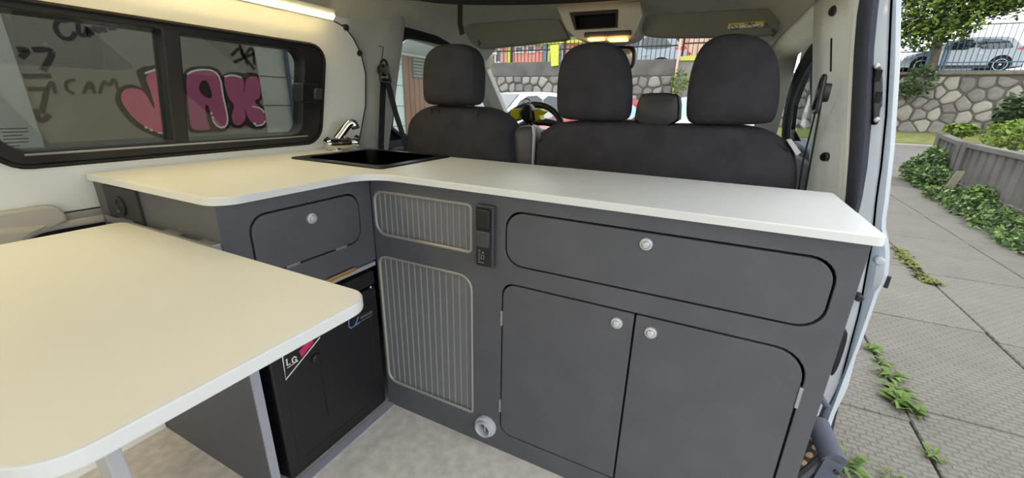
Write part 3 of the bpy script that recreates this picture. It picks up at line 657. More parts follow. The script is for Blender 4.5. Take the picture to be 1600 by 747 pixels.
# warm air outlet ring
q = U(760, 664, y=YC)
ao = obj('air_outlet', lathe(B(), [(.0335, -.002), (.0345, .006), (.0325, .012), (.026, .013), (.0255, .024), (.0225, .025), (.0205, .022), (.0195, .002), (.0195, -.03)], (q[0], YC, q[2]), (0, -1, 0), 32, False), 'pvc_grey', cab, True, label='round light grey plastic outlet')
obj('outlet_throat', lathe(B(), [(.0200, -.028), (.001, -.028)], (q[0], YC, q[2]), (0, -1, 0), 24, False), 'dark_gap', ao)
obj('outlet_vane', bx(q[0] - .002, YC - .010, q[2] - .019, q[0] + .002, YC + .02, q[2] + .019), 'pvc_grey', ao)
# ---- corner unit over the fridge
un = thing('fridge_cabinet', 'charcoal corner unit with one flap above the black fridge', 'cabinet', (-.89, .63, 0))
Fp = (.4797, .6054, .7836, .7455); UB = .5315
obj('front_panel', plate(B(), [[(YR, UB), (YC - .001, UB), (YC - .001, ZU), (YR, ZU)], rrect(Fp[0] - g, Fp[1] - g, Fp[2] + g, Fp[3] + g, (.004, .04, .04, .04))], FX(XL), .015, .0012), 'charcoal', un)
fl = obj('flap', plate(B(), [rrect(Fp[0] + g, Fp[1] + g, Fp[2] - g, Fp[3] - g, (.003, .038, .038, .038))], FX(XL + .001), .014, .0018), 'charcoal', un)
kx = U(486, 341, x=XL); push_knob(fl, kx[1], kx[2], (1, 0, 0), XL + .001)
for u, v in ((458, 414), (533, 387)):
    q = U(u, v, x=XL); obj('hinge', bx(XL - .006, q[1] - .018, q[2] - .0035, XL + .0035, q[1] + .018, q[2] + .0035, .0015), 'metal_grey', fl)
obj('side_panel', bx(-1.150, YR - .015, 0, XL, YR, ZU), 'charcoal', un)
obj('edge_strip', bx(XL - .004, YR - .016, 0, XL + .0015, YR + .004, UB), 'edge_band', un)
obj('inner_board', bx(-1.15, YR + .001, UB + .03, XL - .06, YC - .03, UB + .04), 'charcoal_dark', un)
obj('shelf', bx(-1.15, YR + .001, UB - .018, XL - .001, YC - .004, UB - .006), 'edge_band', un)
obj('lower_side', bx(-1.15, YR + .002, .0, XL - .02, YR + .014, UB - .02), 'charcoal_dark', un)
a0, a1 = U(180, 345, y=YR - .015), U(215, 298, y=YR - .015)
bk = obj('socket_plate', plate(B(), [rrect(a0[0] + .004, a0[2] + .008, a1[0], a1[2], .006)], FY(YR - .023), .008, .003), 'charcoal_dark', un)
obj('socket_well', lathe(B(), [(.024, 0), (.024, .004), (.019, .005), (.017, .002), (.001, .002)], ((a0[0] + a1[0]) / 2, YR - .023, (a0[2] + a1[2]) / 2 + .002), (0, -1, 0), 20), 'black_plastic', bk, True)
rl = obj('table_rail', bx(-1.085, YR - .032, .688, -.630, YR - .015, .696, .001), 'metal_grey', un)
obj('rail_lip', bx(-1.085, YR - .033, .696, -.630, YR - .030, .704), 'metal_grey', rl)
for xx in (-1.00, -.80, -.66):
    obj('rail_clip', bx(xx - .03, YR - .030, .694, xx + .03, YR - .0155, .704, .001), 'metal_grey', rl)
# folded paper in the slot above the fridge
fp = thing('folded_paper', 'folded brown kraft paper tucked in the slot above the fridge', 'paper', (-.70, .70, UB - .006))
for i in range(4):
    z = UB - .0055 + i * .0045
    obj('sheet', plate(B(), [[(.64 + .006 * i, z), (.74 + .004 * i, z + .001), (.742 + .004 * i, z + .0035), (.64 + .006 * i, z + .0025)]], FX(XL + .012 - .006 * i), .14), 'kraft', fp)
# ---- fridge
fr = thing('fridge', 'black compartment fridge under the corner unit', 'fridge', (-.86, .64, 0))
FY0, FY1, FZ1 = .466, .822, .498
obj('fridge_body', bx(-1.10, FY0, .012, XL - .035, FY1, FZ1, .006), 'fridge_black', fr)
obj('control_strip', plate(B(), [rrect(FY0, .452, FY1, FZ1, .006)], FX(XL - .004), .03, .004), 'black_plastic', fr)
fdoor = obj('fridge_door', plate(B(), [rrect(FY0, .014, FY1, .446, .008)], FX(XL - .002), .034, .005), 'fridge_black', fr)
obj('door_recess', plate(B(), [rrect(FY0 + .03, .05, FY1 - .03, .40, .012), rrect(FY0 + .036, .056, FY1 - .036, .394, .01)], FX(XL - .0005), .003, .001), 'black_plastic', fdoor)
obj('door_vent_panel', plate(B(), [rrect(.60, .12, FY1 - .045, .385, .01)], FX(XL + .0), .004, .001), 'fridge_black', fdoor)
q = U(494, 560, x=XL)
obj('lock', lathe(B(), [(.013, 0), (.013, .004), (.010, .006), (.004, .006)], (XL, q[1], q[2]), (1, 0, 0), 16), 'black_plastic', fdoor, True)
q = U(580, 449, x=XL)
obj('indicator', lathe(B(), [(.003, 0), (.003, .002), (.001, .003)], (XL - .003, q[1], q[2]), (1, 0, 0), 10), 'stem_lens', fr)
# maker's mark and triangular sticker
FXs = lambda o: (lambda u, v, w: (XL + o - w, u, v))
def fpx(u, v): return tuple(U(u, v, x=XL + .001)[1:])
bm = B(); strokes(bm, [[fpx(545, 500), fpx(545.6, 511.2), fpx(549, 512.6), fpx(552.4, 510.4), fpx(556, 506.5), fpx(560, 495)], [fpx(552.4, 510.4), fpx(562.7, 503.3)]], .0032, FXs(.0012), .001)
obj('maker_mark', bm, 'ink_blue', fdoor)
o0, o1 = fpx(563, 497), fpx(581, 489); bm = B(); strokes(bm, [[fpx(564.5 + 2.3 * i, 498.6 - 1.28 * i), fpx(564.1 + 2.3 * i, 495.2 - 1.28 * i), fpx(565.6 + 2.3 * i, 494.8 - 1.28 * i)] for i in range(8)] + [[fpx(564, 502.4), fpx(582, 492)]], .0009, FXs(.0012), .001)
obj('maker_name', bm, 'ink_grey', fdoor)
sv = [fpx(441, 555), fpx(446.5, 593.5), fpx(500, 527), fpx(480, 515)]
stk = obj('sticker', plate(B(), [[sv[0], sv[1], sv[2], (sv[2][0], sv[2][1] + .03), (sv[0][0], sv[0][1] + .05)]], FXs(.0006), .001), 'black_plastic', fdoor, label='triangular sticker')
bm = B(); strokes(bm, [[sv[0], sv[1], sv[2]]], .003, FXs(.0016), .001); obj('sticker_border', bm, 'label_white', stk)
lo = fpx(448.5, 573); bm = B(); hgt = fpx(448, 563)[1] - lo[1]; strokes(bm, [[fpx(*p) for p in ((447.6, 561), (448.8, 571), (453.6, 568.4))], [fpx(*p) for p in ((463.3, 558.6), (459.6, 557.4), (456.6, 561), (457.2, 566), (461, 566.4), (463.6, 563.4), (463.2, 561.4), (460.6, 562.6))]], .0032, FXs(.0016), .001)
strokes(bm, [[fpx(448.8, 575), fpx(466, 563.5)]], .0016, FXs(.0016), .001); obj('sticker_letters', bm, 'label_white', stk)
obj('sticker_patch', plate(B(), [[fpx(467, 549), fpx(471.5, 557.5), fpx(482, 545), fpx(490, 535), fpx(486, 528)]], FXs(.0016), .001), 'ink_pink', stk)
struct('trim_14', bx(XL - .004, YR - .01, 0, XL + .026, YC, .004), 'edge_band', 'pale floor strip along the foot of the fridge', 'trim')
# ---- table
tb = thing('table', 'cream laminate table top on a flat grey leg beside the fridge unit', 'table', (-.70, .20, 0))
tp2 = rrect(-.992, .018, -.196, .402, (.05, .055, .042, .02), 8)
obj('table_top', plate(B(), [tp2], FZ(.702), .020, .003, 2, True), 'laminate', tb)
bm = B()
loft(bm, [[(-.735, .165, .682), (-.665, .165, .682), (-.665, .190, .682), (-.735, .190, .682)], [(-.735, .175, .0), (-.665, .175, .0), (-.665, .200, .0), (-.735, .200, .0)]])
bmesh.ops.bevel(bm, geom=bm.edges[:], offset=.003, segments=2, profile=.6, affect='EDGES')
obj('leg', bm, 'pvc_grey', tb)
obj('leg_mount', bx(-.745, .150, .672, -.655, .205, .682, .002), 'metal_grey', tb)
# white wall box seen under the table
struct('baseboard_left', bx(-1.176, -1.3, 0, -1.155, .42, .11, .004), 'lining', 'pale grey skirting below the table', 'skirting')
# ---- folded step in the door well
sp = thing('folding_step', 'folded grey metal step with perforated tread at the door sill', 'step', (.59, 1.02, 0))
A0, A1 = U(1277, 662, y=1.10), U(1303, 722, y=1.00)
obj('side_tube', tube(B(), [A0, (A0 + A1) / 2, A1], .026, 14), 'rubber', sp, True)
A2 = U(1262, 790, y=.96)
obj('frame_leg', tube(B(), [A1 + np.array([0, 0, .004]), (A1 + A2) / 2, A2], .022, 4, flat=(.012, .026), nrm=(1, 0, .3)), 'rubber', sp)
A3, A4 = U(1293, 712, y=1.02), U(1245, 752, y=.98)
A4 = np.maximum(A4, [.522, 0, 0]); obj('brace', tube(B(), [A3, A4, A4 + np.array([0, -.01, -.10])], .013, 8), 'grey_plastic', sp, True)
obj('pivot_bolt', lathe(B(), [(.006, 0), (.006, .004), (.002, .005)], A1 + np.array([.0, -.026, -.004]), (0, -1, 0), 12), 'black_plastic', sp)
t0, t1, t2, t3 = [np.maximum(U(u, v, y=1.08), [.513, 0, 0]) for u, v in ((1262, 672), (1285, 678), (1290, 735), (1240, 760))]
tr = obj('tread', loft(B(), [[tuple(p) for p in (t0, t1, t2, t3)], [tuple(p + np.array([0, .012, 0])) for p in (t0, t1, t2, t3)]]), 'charcoal_dark', sp)
for u, v in ((1270, 683), (1274, 698), (1264, 710), (1255, 722), (1282, 690), (1250, 738), (1268, 728)):
    q = U(u, v, y=1.08); q[0] = max(q[0], .524); obj('tread_stud', lathe(B(), [(.0085, -.002), (.0085, .003), (.004, .004)], q, (0, -1, 0), 12), 'kraft', tr)
q = U(1283, 648, y=1.12)
obj('hook', tube(B(), [(q[0] - .02, 1.12, q[2] - .04), (q[0] + .004, 1.12, q[2] - .01), (q[0] + .006, 1.12, q[2] + .03), (q[0] - .012, 1.12, q[2] + .05)], .008, 8), 'rubber', sp, True)
# ================================================================== driving cab
SY = 1.30                                              # plane of the seat backs
def pxo(pts, y): return [(U(u, v, y=y)[0], U(u, v, y=y)[2]) for u, v in pts]
def headrest(parent, pts, y=SY, dep=.11, name='headrest'):
    o = chaikin(pxo(pts, y + .03), 2)
    return obj(name, cushion(B(), o, FY(y - .02), dep, .28, 2.2, 11), 'seat_fabric', parent, True, sharp=80)
def bez(p): return chaikin(p, 2)
# driver seat
ds = thing('driver_seat', 'black fabric driver seat with a single tall headrest', 'seat', (-.66, 1.50, -.22))
bo = pxo([(627, 262), (628, 205), (632, 186), (646, 170), (668, 163), (700, 165), (730, 166), (752, 168), (774, 179), (788, 196), (795, 222), (798, 262)], SY)
xm0, xm1 = bo[0][0], bo[-1][0]
bo = bo + [(xm1 + .01, .45), (xm1 - .02, .22), (xm0 + .02, .22), (xm0 - .01, .45)]
dbk = obj('backrest', cushion(B(), chaikin(bo, 2), FY(SY), .17, .16, 2.4, 11), 'seat_fabric', ds, True, sharp=80)
headrest(ds, [(668, 160), (667, 130), (668, 100), (674, 82), (688, 71), (710, 68), (734, 70), (747, 82), (752, 102), (752, 135), (750, 160), (742, 166), (678, 165)])
obj('cushion', bx(xm0, 1.42, .10, xm1, 1.92, .26, .06, 3), 'seat_fabric', ds, True)
obj('base', bx(xm0 + .04, 1.46, -.22, xm1 - .04, 1.86, .10, .02), 'black_plastic', ds)
sm = []
for pts in ([(672, 168), (674, 190), (677, 214)], [(747, 168), (742, 192), (738, 214)], [(640, 222), (660, 221), (677, 220), (705, 224), (738, 220), (765, 222)], [(683, 170), (688, 195), (700, 216)], [(677, 218), (705, 217), (738, 218)]):
    obj('seam', tube(B(), [(U(u, v, y=SY - .004)[0], SY + .004, U(u, v, y=SY - .004)[2]) for u, v in chaikin(pts, 1, False)], .004, 6), 'seat_seam', dbk, True)
# folded-up armrest on the inner side of the driver seat
ar = [U(799, 196, y=1.36), U(838, 196, y=1.36)]
obj('armrest', cushion(B(), chaikin([(ar[0][0], .50), (ar[0][0] + .004, ar[0][2] - .03), (ar[0][0] + .02, ar[0][2]), (ar[1][0] - .015, ar[0][2] + .002), (ar[1][0], ar[0][2] - .03), (ar[1][0] - .004, .50)], 2), FY(1.345), .09, .2, 2.4, 9), 'grey_plastic', ds, True, sharp=80)
obj('armrest_edge', tube(B(), [(ar[1][0] - .004, 1.352, .55), (ar[1][0] - .003, 1.352, ar[0][2] - .03), (ar[1][0] - .012, 1.36, ar[0][2] + .002)], .006, 8), 'pvc_grey', ds, True)
# passenger bench
bs = thing('bench_seat', 'black fabric double passenger bench with two headrests', 'seat', (.06, 1.50, -.22))
bo = pxo([(829, 262), (830, 228), (837, 208), (852, 196), (880, 189), (930, 188), (985, 189), (1040, 194), (1080, 194), (1140, 194), (1185, 199), (1212, 208), (1236, 224), (1249, 245), (1252, 275), (1250, 300)], SY)
xm0, xm1 = bo[0][0], bo[-1][0]
bo = bo + [(xm1, .45), (xm1 - .02, .22), (xm0 + .02, .22), (xm0, .45)]
bbk = obj('backrest', cushion(B(), chaikin(bo, 2), FY(SY), .17, .12, 2.4, 11), 'seat_fabric', bs, True, sharp=80)
headrest(bs, [(874, 182), (872, 155), (874, 120), (880, 92), (894, 75), (915, 67), (945, 66), (968, 72), (981, 90), (987, 120), (987, 155), (985, 182), (974, 190), (890, 188)])
headrest(bs, [(1073, 190), (1072, 165), (1077, 120), (1088, 85), (1104, 64), (1128, 54), (1160, 52), (1192, 60), (1210, 78), (1218, 105), (1219, 150), (1212, 185), (1200, 195), (1090, 195)])
tp_ = pxo([(988, 198), (997, 153), (1004, 145), (1054, 145), (1062, 152), (1060, 199)], SY + .02)
tp_ = [(a, max(b, .5)) for a, b in tp_]
obj('folded_tray', plate(B(), [chaikin(tp_, 1)], FY(SY + .012), .09, .014, 3), 'black_plastic', bs, True, label='hard plastic folded middle tray')
obj('cushion', bx(xm0, 1.42, .10, xm1, 1.92, .26, .06, 3), 'seat_fabric', bs, True)
obj('base', bx(xm0 + .04, 1.46, -.22, xm1 - .04, 1.86, .10, .02), 'black_plastic', bs)
tg = [U(u, v, y=SY + .02) for u, v in ((1229, 219), (1236, 217), (1251, 238), (1244, 243))]
obj('fabric_tag', loft(B(), [[(p[0], SY + .012, p[2]) for p in tg], [(p[0], SY + .045, p[2]) for p in tg]]), 'pvc_grey', bs, label='pale grey fabric tag')
obj('seam', tube(B(), [(U(u, v, y=SY)[0], SY + .012, U(u, v, y=SY)[2]) for u, v in chaikin([(840, 222), (870, 204), (960, 200), (1075, 205), (1180, 210), (1235, 236)], 2, False)], .003, 6), 'seat_seam', bbk, True)
# seat belts
def belt(nm, label, anchor, pts_up, pts_diag, nrm, s):
    b = thing(nm, label, 'seat belt', tuple(anchor))
    obj('webbing', tube(B(), pts_up, .02, 8, flat=(.021, .0022), nrm=nrm), 'belt', b, True)
    obj('shoulder_webbing', tube(B(), pts_diag, .02, 8, flat=(.020, .0022), nrm=nrm), 'belt', b, True)
    a = Vector(anchor); n = Vector(nrm).normalized()
    obj('guide_cover', lathe(B(), [(.022, -.012), (.024, .006), (.020, .016), (.006, .018)], a + Vector((0, 0, .02)), n, 18), 'black_plastic', b, True)
    obj('guide_loop', tube(B(), [a + n * .008 + Vector((0, dy, dz)) for dy, dz in chaikin([(-.03, -.012), (-.022, .012), (-.018, .05), (.0, .062), (.018, .05), (.022, .012), (.032, -.012), (.03, -.026), (-.028, -.026)], 1)], .0055, 8, True), 'black_plastic', b, True)
    return b
aL = U(599, 118, x=-1.040); lo_ = U(592, 232, x=-1.12)
belt('seat_belt', 'black seat belt hanging from the pillar beside the driver seat', aL, [(-1.037, aL[1] - .004, aL[2] - .01), (-1.105, lo_[1] - .0, .80), (-1.12, lo_[1] - .005, .45)],
     [(-1.034, aL[1] + .012, aL[2] - .012), (-1.03, U(615, 175, x=-1.04)[1], U(615, 175, x=-1.04)[2]), (-.96, U(631, 225, x=-.97)[1], U(631, 225, x=-.97)[2]), (-.94, U(640, 262, x=-.95)[1], .72)], (1, .1, 0), 1)
aR = U(1284, 158, x=.462)
belt('seat_belt', 'black seat belt hanging from the pillar beside the bench', aR, [(.462, aR[1], aR[2] - .01), (.476, aR[1] + .01, .80), (.49, aR[1] + .01, .45)],
     [(.455, aR[1] + .008, aR[2] - .012), tuple(U(1268, 200, y=1.46)), tuple(U(1255, 250, y=1.45)), tuple(U(1247, 300, y=1.42))], (-1, .1, 0), -1)
# dashboard
db = thing('dashboard', 'dark grey dashboard below the windscreen', 'dashboard', (XC, 2.4, .2))
secs = []
for x in [-1.13, -1.0, -.8, -.6, -.4, -.1, .2, .38, .48]:
    hump = .085 * math.exp(-((x + .62) / .22) ** 2)
    secs.append([(x, 2.02, .20), (x, 2.00, .55), (x, 2.05, .70 + hump * .6), (x, 2.14, .775 + hump), (x, 2.28, .79 + hump * .6), (x, 2.60, .83), (x, 2.74, .80), (x, 2.74, .20)])
obj('dash_body', loft(B(), secs), 'grey_plastic', db, True)
obj('instrument_hood', tube(B(), chaikin([(-.82, 2.10, .80), (-.76, 2.09, .875), (-.62, 2.08, .905), (-.48, 2.09, .875), (-.42, 2.10, .80)], 2, False), .02, 10), 'black_plastic', db, True)
for x in (-1.02, -.25, -.12, .36):
    obj('air_vent', bx(x - .045, 1.995, .60, x + .045, 2.06, .68, .01), 'black_plastic', db)
# steering wheel with lock bar
wc = np.array([-.60, 1.86, .83]); tilt = R(28)
ex = np.array([1, 0, 0]); ey = np.array([0, math.sin(tilt), math.cos(tilt)]); en = np.array([0, -math.cos(tilt), math.sin(tilt)])
sw = obj('steering_wheel', tube(B(), [wc + .175 * (ex * math.cos(a) + ey * math.sin(a)) for a in np.linspace(0, 2 * math.pi, 40, endpoint=False)], .016, 10, True), 'black_plastic', db, True, label='black steering wheel')
obj('hub', lathe(B(), [(.07, -.05), (.075, -.01), (.06, .015), (.02, .02)], wc, en, 24), 'black_plastic', sw, True)
for a in (10, 170, 270):
    d = ex * math.cos(R(a)) + ey * math.sin(R(a)); obj('spoke', tube(B(), [wc + d * .05, wc + d * .175], .014, 8, flat=(.02, .008), nrm=tuple(en)), 'black_plastic', sw, True)
obj('column', tube(B(), [wc - en * .02, wc - en * .25], .04, 12), 'black_plastic', sw, True)
lk = thing('steering_lock', 'yellow and black lock clamped on the steering wheel rim', 'steering lock', tuple(U(825, 185, y=1.76)))
LY = 1.755
for pts, dd in (([(797, 171), (811, 169), (812, 186), (802, 190), (796, 186)], .05), ([(833, 172), (842, 170), (851, 174), (843, 180), (845, 187), (836, 190)], .05)):
    obj('clamp', plate(B(), [pxo(pts, LY)], FY(LY), dd, .006), 'yellow_plastic', lk)
obj('lock_body', cushion(B(), chaikin(pxo([(812, 176), (818, 164), (826, 161), (833, 170), (834, 190), (829, 196), (818, 190)], LY), 2), FY(LY - .02), .07, .3), 'black_plastic', lk, True)
c = U(823, 160, y=LY - .01); obj('key_ring', tube(B(), [c + .016 * np.array([math.cos(a), 0, math.sin(a)]) for a in np.linspace(0, 2 * math.pi, 20, endpoint=False)], .0025, 6, True), 'chrome', lk, True)
obj('key', bx(c[0] - .006, LY - .014, c[2] - .05, c[0] + .006, LY - .010, c[2] - .012, .001), 'metal_grey', lk)
obj('lock_bar', tube(B(), [U(829, 192, y=LY), U(831, 230, y=LY - .06), U(833, 262, y=LY - .10)], .012, 10), 'black_plastic', lk, True)
# sun visors
VY = 1.80
def visor(nm, label, px):
    v = thing(nm, label, 'sun visor', tuple(U(*px[0], y=VY)))
    o = chaikin(pxo(px, VY), 1)
    obj('visor_body', plate(B(), [o], lambda u, w_, w: (u, VY + w + .25 * (1.36 - w_) - .02, w_), .022, .008, 3), 'visor', v, True)
    return v
v1 = visor('sun_visor', 'grey fabric sun visor folded above the driver seat', [(724, 38), (800, 33), (872, 28), (880, 40), (886, 55), (890, 62), (850, 66), (780, 73), (752, 76), (738, 72), (728, 55)])
h = U(749, 68, y=VY - .02); obj('clip', tube(B(), [h + np.array([0, -.01, .01]), h + np.array([.012, -.014, 0]), h + np.array([.004, -.014, -.012])], .005, 6), 'grey_plastic', v1, True)
v2 = visor('sun_visor', 'grey fabric sun visor with a white warning label above the bench', [(1008, 24), (1060, 21), (1195, 13), (1218, 14), (1218, 40), (1214, 52), (1190, 56), (1050, 59), (1018, 57), (1003, 54), (1004, 32)])
FV = lambda o: (lambda u, w_, w: (u, VY + .25 * (1.36 - w_) - .02 - o + w, w_))
l0, l1 = U(1137, 45, y=VY), U(1194, 33, y=VY)
lab = obj('warning_label', plate(B(), [[(l0[0], l0[2]), (l1[0], l0[2] + .002), (l1[0], l1[2]), (l0[0], l1[2] - .002)]], FV(.002), .001), 'label_white', v2, label='white and yellow warning label')
obj('label_band', plate(B(), [[(l0[0], l1[2] - .010), (l1[0], l1[2] - .008), (l1[0], l1[2]), (l0[0], l1[2] - .002)]], FV(.003), .001), 'label_yellow', lab)
bm = B(); cxl = l0[0] + .022; czl = (l0[2] + l1[2]) / 2 - .005
strokes(bm, [[(cxl + .014 * math.cos(a), czl + .007 * math.sin(a)) for a in np.linspace(0, 2 * math.pi, 17)], [(cxl - .012, czl + .008), (cxl + .012, czl - .008)], [(cxl + .035, czl), (cxl + .05, czl + .006), (cxl + .06, czl - .004), (cxl + .085, czl + .002)], [(cxl + .10, czl + .007), (cxl + .107, czl - .005), (cxl + .093, czl - .005), (cxl + .10, czl + .007)]], .0022, FV(.003), .001)
strokes(bm, word('AIRBAG', l0[0] + .052, l1[2] - .0085, .006, .9), .0014, FV(.004), .001)
obj('label_print', bm, 'ink', lab)
h = U(1205, 52, y=VY - .02); obj('clip', tube(B(), [h + np.array([0, -.01, .01]), h + np.array([.012, -.014, 0]), h + np.array([.004, -.014, -.012])], .005, 6), 'grey_plastic', v2, True)
# overhead console with screen and lit map lamps
oc = thing('overhead_console', 'grey overhead console with dark recess and two glowing map lamps', 'console', tuple(U(930, 40, y=1.86)))
CY = 1.74
cs = pxo([(868, 8), (1000, 2), (1004, 24), (993, 52), (982, 58), (960, 63), (922, 66), (900, 60), (884, 45), (876, 26)], CY)
scr = pxo([(889, 19), (966, 14), (965, 43), (898, 47)], CY)
obj('console_body', plate(B(), [cs, scr], FY(CY), .16, .004, 3), 'headliner', oc, True)
obj('recess_back', plate(B(), [pxo([(884, 15), (970, 10), (970, 47), (892, 51)], CY)], FY(CY + .05), .006), 'black_soft', oc)
ins = pxo([(897, 24), (962, 20), (961, 41), (900, 45)], CY)
obj('recess_frame', plate(B(), [scr, ins], FY(CY + .006), .045), 'black_plastic', oc)
for u0, u1 in ((919, 944), (950, 979)):
    a, b = U(u0, 64, y=CY - .01), U(u1, 59, y=CY - .01)
    obj('map_lamp', bx(a[0], CY - .022, a[2], b[0], CY + .03, b[2], .004), 'map_lamp', oc, label='glowing warm map lamp')
a, b = U(912, 60, y=CY - .01), U(986, 50, y=CY - .01)
obj('lamp_housing', bx(a[0], CY - .012, a[2] + .004, b[0], CY + .05, b[2] + .008, .006), 'grey_plastic', oc)
# rear-view mirror
mr = thing('rear_view_mirror', 'black rear view mirror below the overhead console', 'mirror', tuple(U(970, 100, y=1.98)))
mo = chaikin(pxo([(900, 80), (985, 68), (994, 78), (990, 104), (980, 110), (905, 112)], 1.98), 2)
obj('mirror_shell', cushion(B(), mo, FY(1.975), .05, .3), 'black_plastic', mr, True)
obj('mirror_glass', plate(B(), [[((a - mo[0][0]) * .94 + mo[0][0] - .0, (b - 1.14) * .86 + 1.14) for a, b in mo]], FY(1.971), .003), 'chrome', mr)
obj('mirror_stem', tube(B(), [U(960, 80, y=1.99), U(975, 62, y=2.03), U(985, 56, y=2.10)], .012, 8), 'black_plastic', mr, True)
# grab handles
def grab(label, pts):
    hnd = thing('grab_handle', label, 'handle', tuple(pts[0]))
    obj('grip', tube(B(), chaikin(pts, 2, False), .011, 8), 'headliner', hnd, True)
    obj('mount', lathe(B(), [(.018, 0), (.018, .01), (.01, .014)], pts[0], (.5, 0, -1), 12), 'headliner', hnd, True)
    obj('mount', lathe(B(), [(.018, 0), (.018, .01), (.01, .014)], pts[-1], (.5, 0, -1), 12), 'headliner', hnd, True)
grab('grey curved grab handle above the driver door', [U(677, 30, x=-.99), U(684, 17, x=-.97), U(700, 17, x=-.96), U(716, 26, x=-.97), U(722, 34, x=-.99)])
grab('grey curved grab handle above the bench window', [U(1222, 5, x=.40), U(1200, 8, x=.36), U(1200, 17, x=.35), U(1222, 24, x=.38)])
# black roof board with strap
rb = thing('pop_up_roof', 'raised pop-up roof with black rim and strap at the edge of the headliner', 'roof', (XC, .2, 1.33))
fe_ = [U(u, v, z=1.330) for u, v in ((560, -14), (640, 0), (690, 7), (760, 9), (850, 8), (930, 4), (1000, -1), (1060, -8))]
fe_ = [(p[0], p[1]) for p in fe_]
fe_ = chaikin([(-.95, .0), (-.95, 1.25)] + fe_[1:] + [(.30, 1.5), (.30, .0)], 1)
inn = [(OPX0 + .05, OPY0 + .05), (OPX1 - .05, OPY0 + .05), (OPX1 - .05, OPY1 - .06), (OPX0 + .05, OPY1 - .06)]
obj('rim', plate(B(), [fe_, inn], lambda u, v, w: (u, v, 1.330 + w), .05, .006), 'black_soft', rb)
ax0, ax1, ay0, ay1 = OPX0 + .03, OPX1 - .03, OPY0 + .03, OPY1 - .04; zf, zr = 2.15, 1.70
for nm_, quad in (('canvas_side', ((ax0, ay0, 1.37), (ax0, ay1, 1.37), (ax0, ay1, zf), (ax0, ay0, zr))), ('canvas_side', ((ax1, ay0, 1.37), (ax1, ay1, 1.37), (ax1, ay1, zf), (ax1, ay0, zr))), ('canvas_front', ((ax0, ay1, 1.37), (ax1, ay1, 1.37), (ax1, ay1, zf), (ax0, ay1, zf))), ('canvas_rear', ((ax0, ay0, 1.37), (ax1, ay0, 1.37), (ax1, ay0, zr), (ax0, ay0, zr)))):
    bm = B(); bm.faces.new([bm.verts.new(p) for p in quad]); obj(nm_, bm, 'canvas', rb)
bm = B(); sec = lambda y, z: [(ax0 - .08, y, z - .02), (ax0 - .05, y, z + .03), (XC, y, z + .07), (ax1 + .05, y, z + .03), (ax1 + .08, y, z - .02), (XC, y, z + .03)]
loft(bm, [sec(ay0 - .06, zr), sec(ay1 + .08, zf)]); obj('roof_shell', bm, 'white_paint', rb)
s0, s1 = U(719, 8, y=1.44), U(721, 54, y=1.44)
obj('strap', tube(B(), [(s0[0], 1.44, 1.338), (s0[0] - .002, 1.44, s1[2] + .04), (s1[0] + .004, 1.44, s1[2])], .01, 8, flat=(.012, .002), nrm=(0, -1, 0)), 'belt', rb, True)
# ================================================================== street outside
def ground(name, x0, y0, x1, y1, dz, th, m, label, cat):
    bm = B(); vs = [bm.verts.new((x, y, gz(y) + dz - w)) for w in (0, th) for x, y in ((x0, y0), (x1, y0), (x1, y1), (x0, y1))]
    for f in ((0, 1, 2, 3), (7, 6, 5, 4), (0, 4, 5, 1), (1, 5, 6, 2), (2, 6, 7, 3), (3, 7, 4, 0)): bm.faces.new([vs[i] for i in f])
    return struct(name, bm, m, label, cat)
ground('street', -40, -12, 45, 27.6, -.10, .1, 'asphalt', 'grey asphalt street around the van', 'street')
pv = ground('pavement', .80, -4, 4.3, 20.2, -.035, .05, 'mortar', 'pavement of large textured concrete slabs beside the van', 'pavement')
xs_ = [.82, 1.385, 2.19, 3.0, 3.8, 4.28]; ys_ = [-3.9]
while ys_[-1] < 20: ys_.append(ys_[-1] + 1.27 + .1 * math.sin(len(ys_)))
for i in range(len(xs_) - 1):
    off = .35 * (i % 2)
    for j in range(len(ys_) - 1):
        y0, y1 = ys_[j] + off * 0.4, ys_[j + 1] + off * .4; x0, x1 = xs_[i], xs_[i + 1]; j_ = .006
        sk0 = .022 * (0)
        bm = B(); dz = rng.uniform(-.004, .003)
        box(bm, x0 + j_, y0 + j_, -.05, x1 - j_, y1 - j_, 0, .006, 1)
        cxm, cym = (x0 + x1) / 2, (y0 + y1) / 2
        for v in bm.verts: v.co = Vector((v.co.x - cxm, v.co.y - cym, v.co.z + GS * (v.co.y - cym)))
        me = mesh_of(bm, 'slab'); me.materials.append(MATS['paving'])
        o = bpy.data.objects.new('slab', me); COL.objects.link(o); o.parent = pv
        o.location = Vector((cxm + (cym - 3) * .010, cym, gz(cym) + dz)) - ORG[pv]
kb = ground('kerb', 3.0, 20.2, 26, 20.9, .0, .12, 'concrete', 'pale concrete kerb in front of the grass strip', 'kerb')
gr = ground('lawn', 2.0, 20.9, 30, 27.9, .02, .1, 'grass', 'strip of grass below the stone wall', 'grass'); del gr['kind']; gr['kind'] = 'structure'
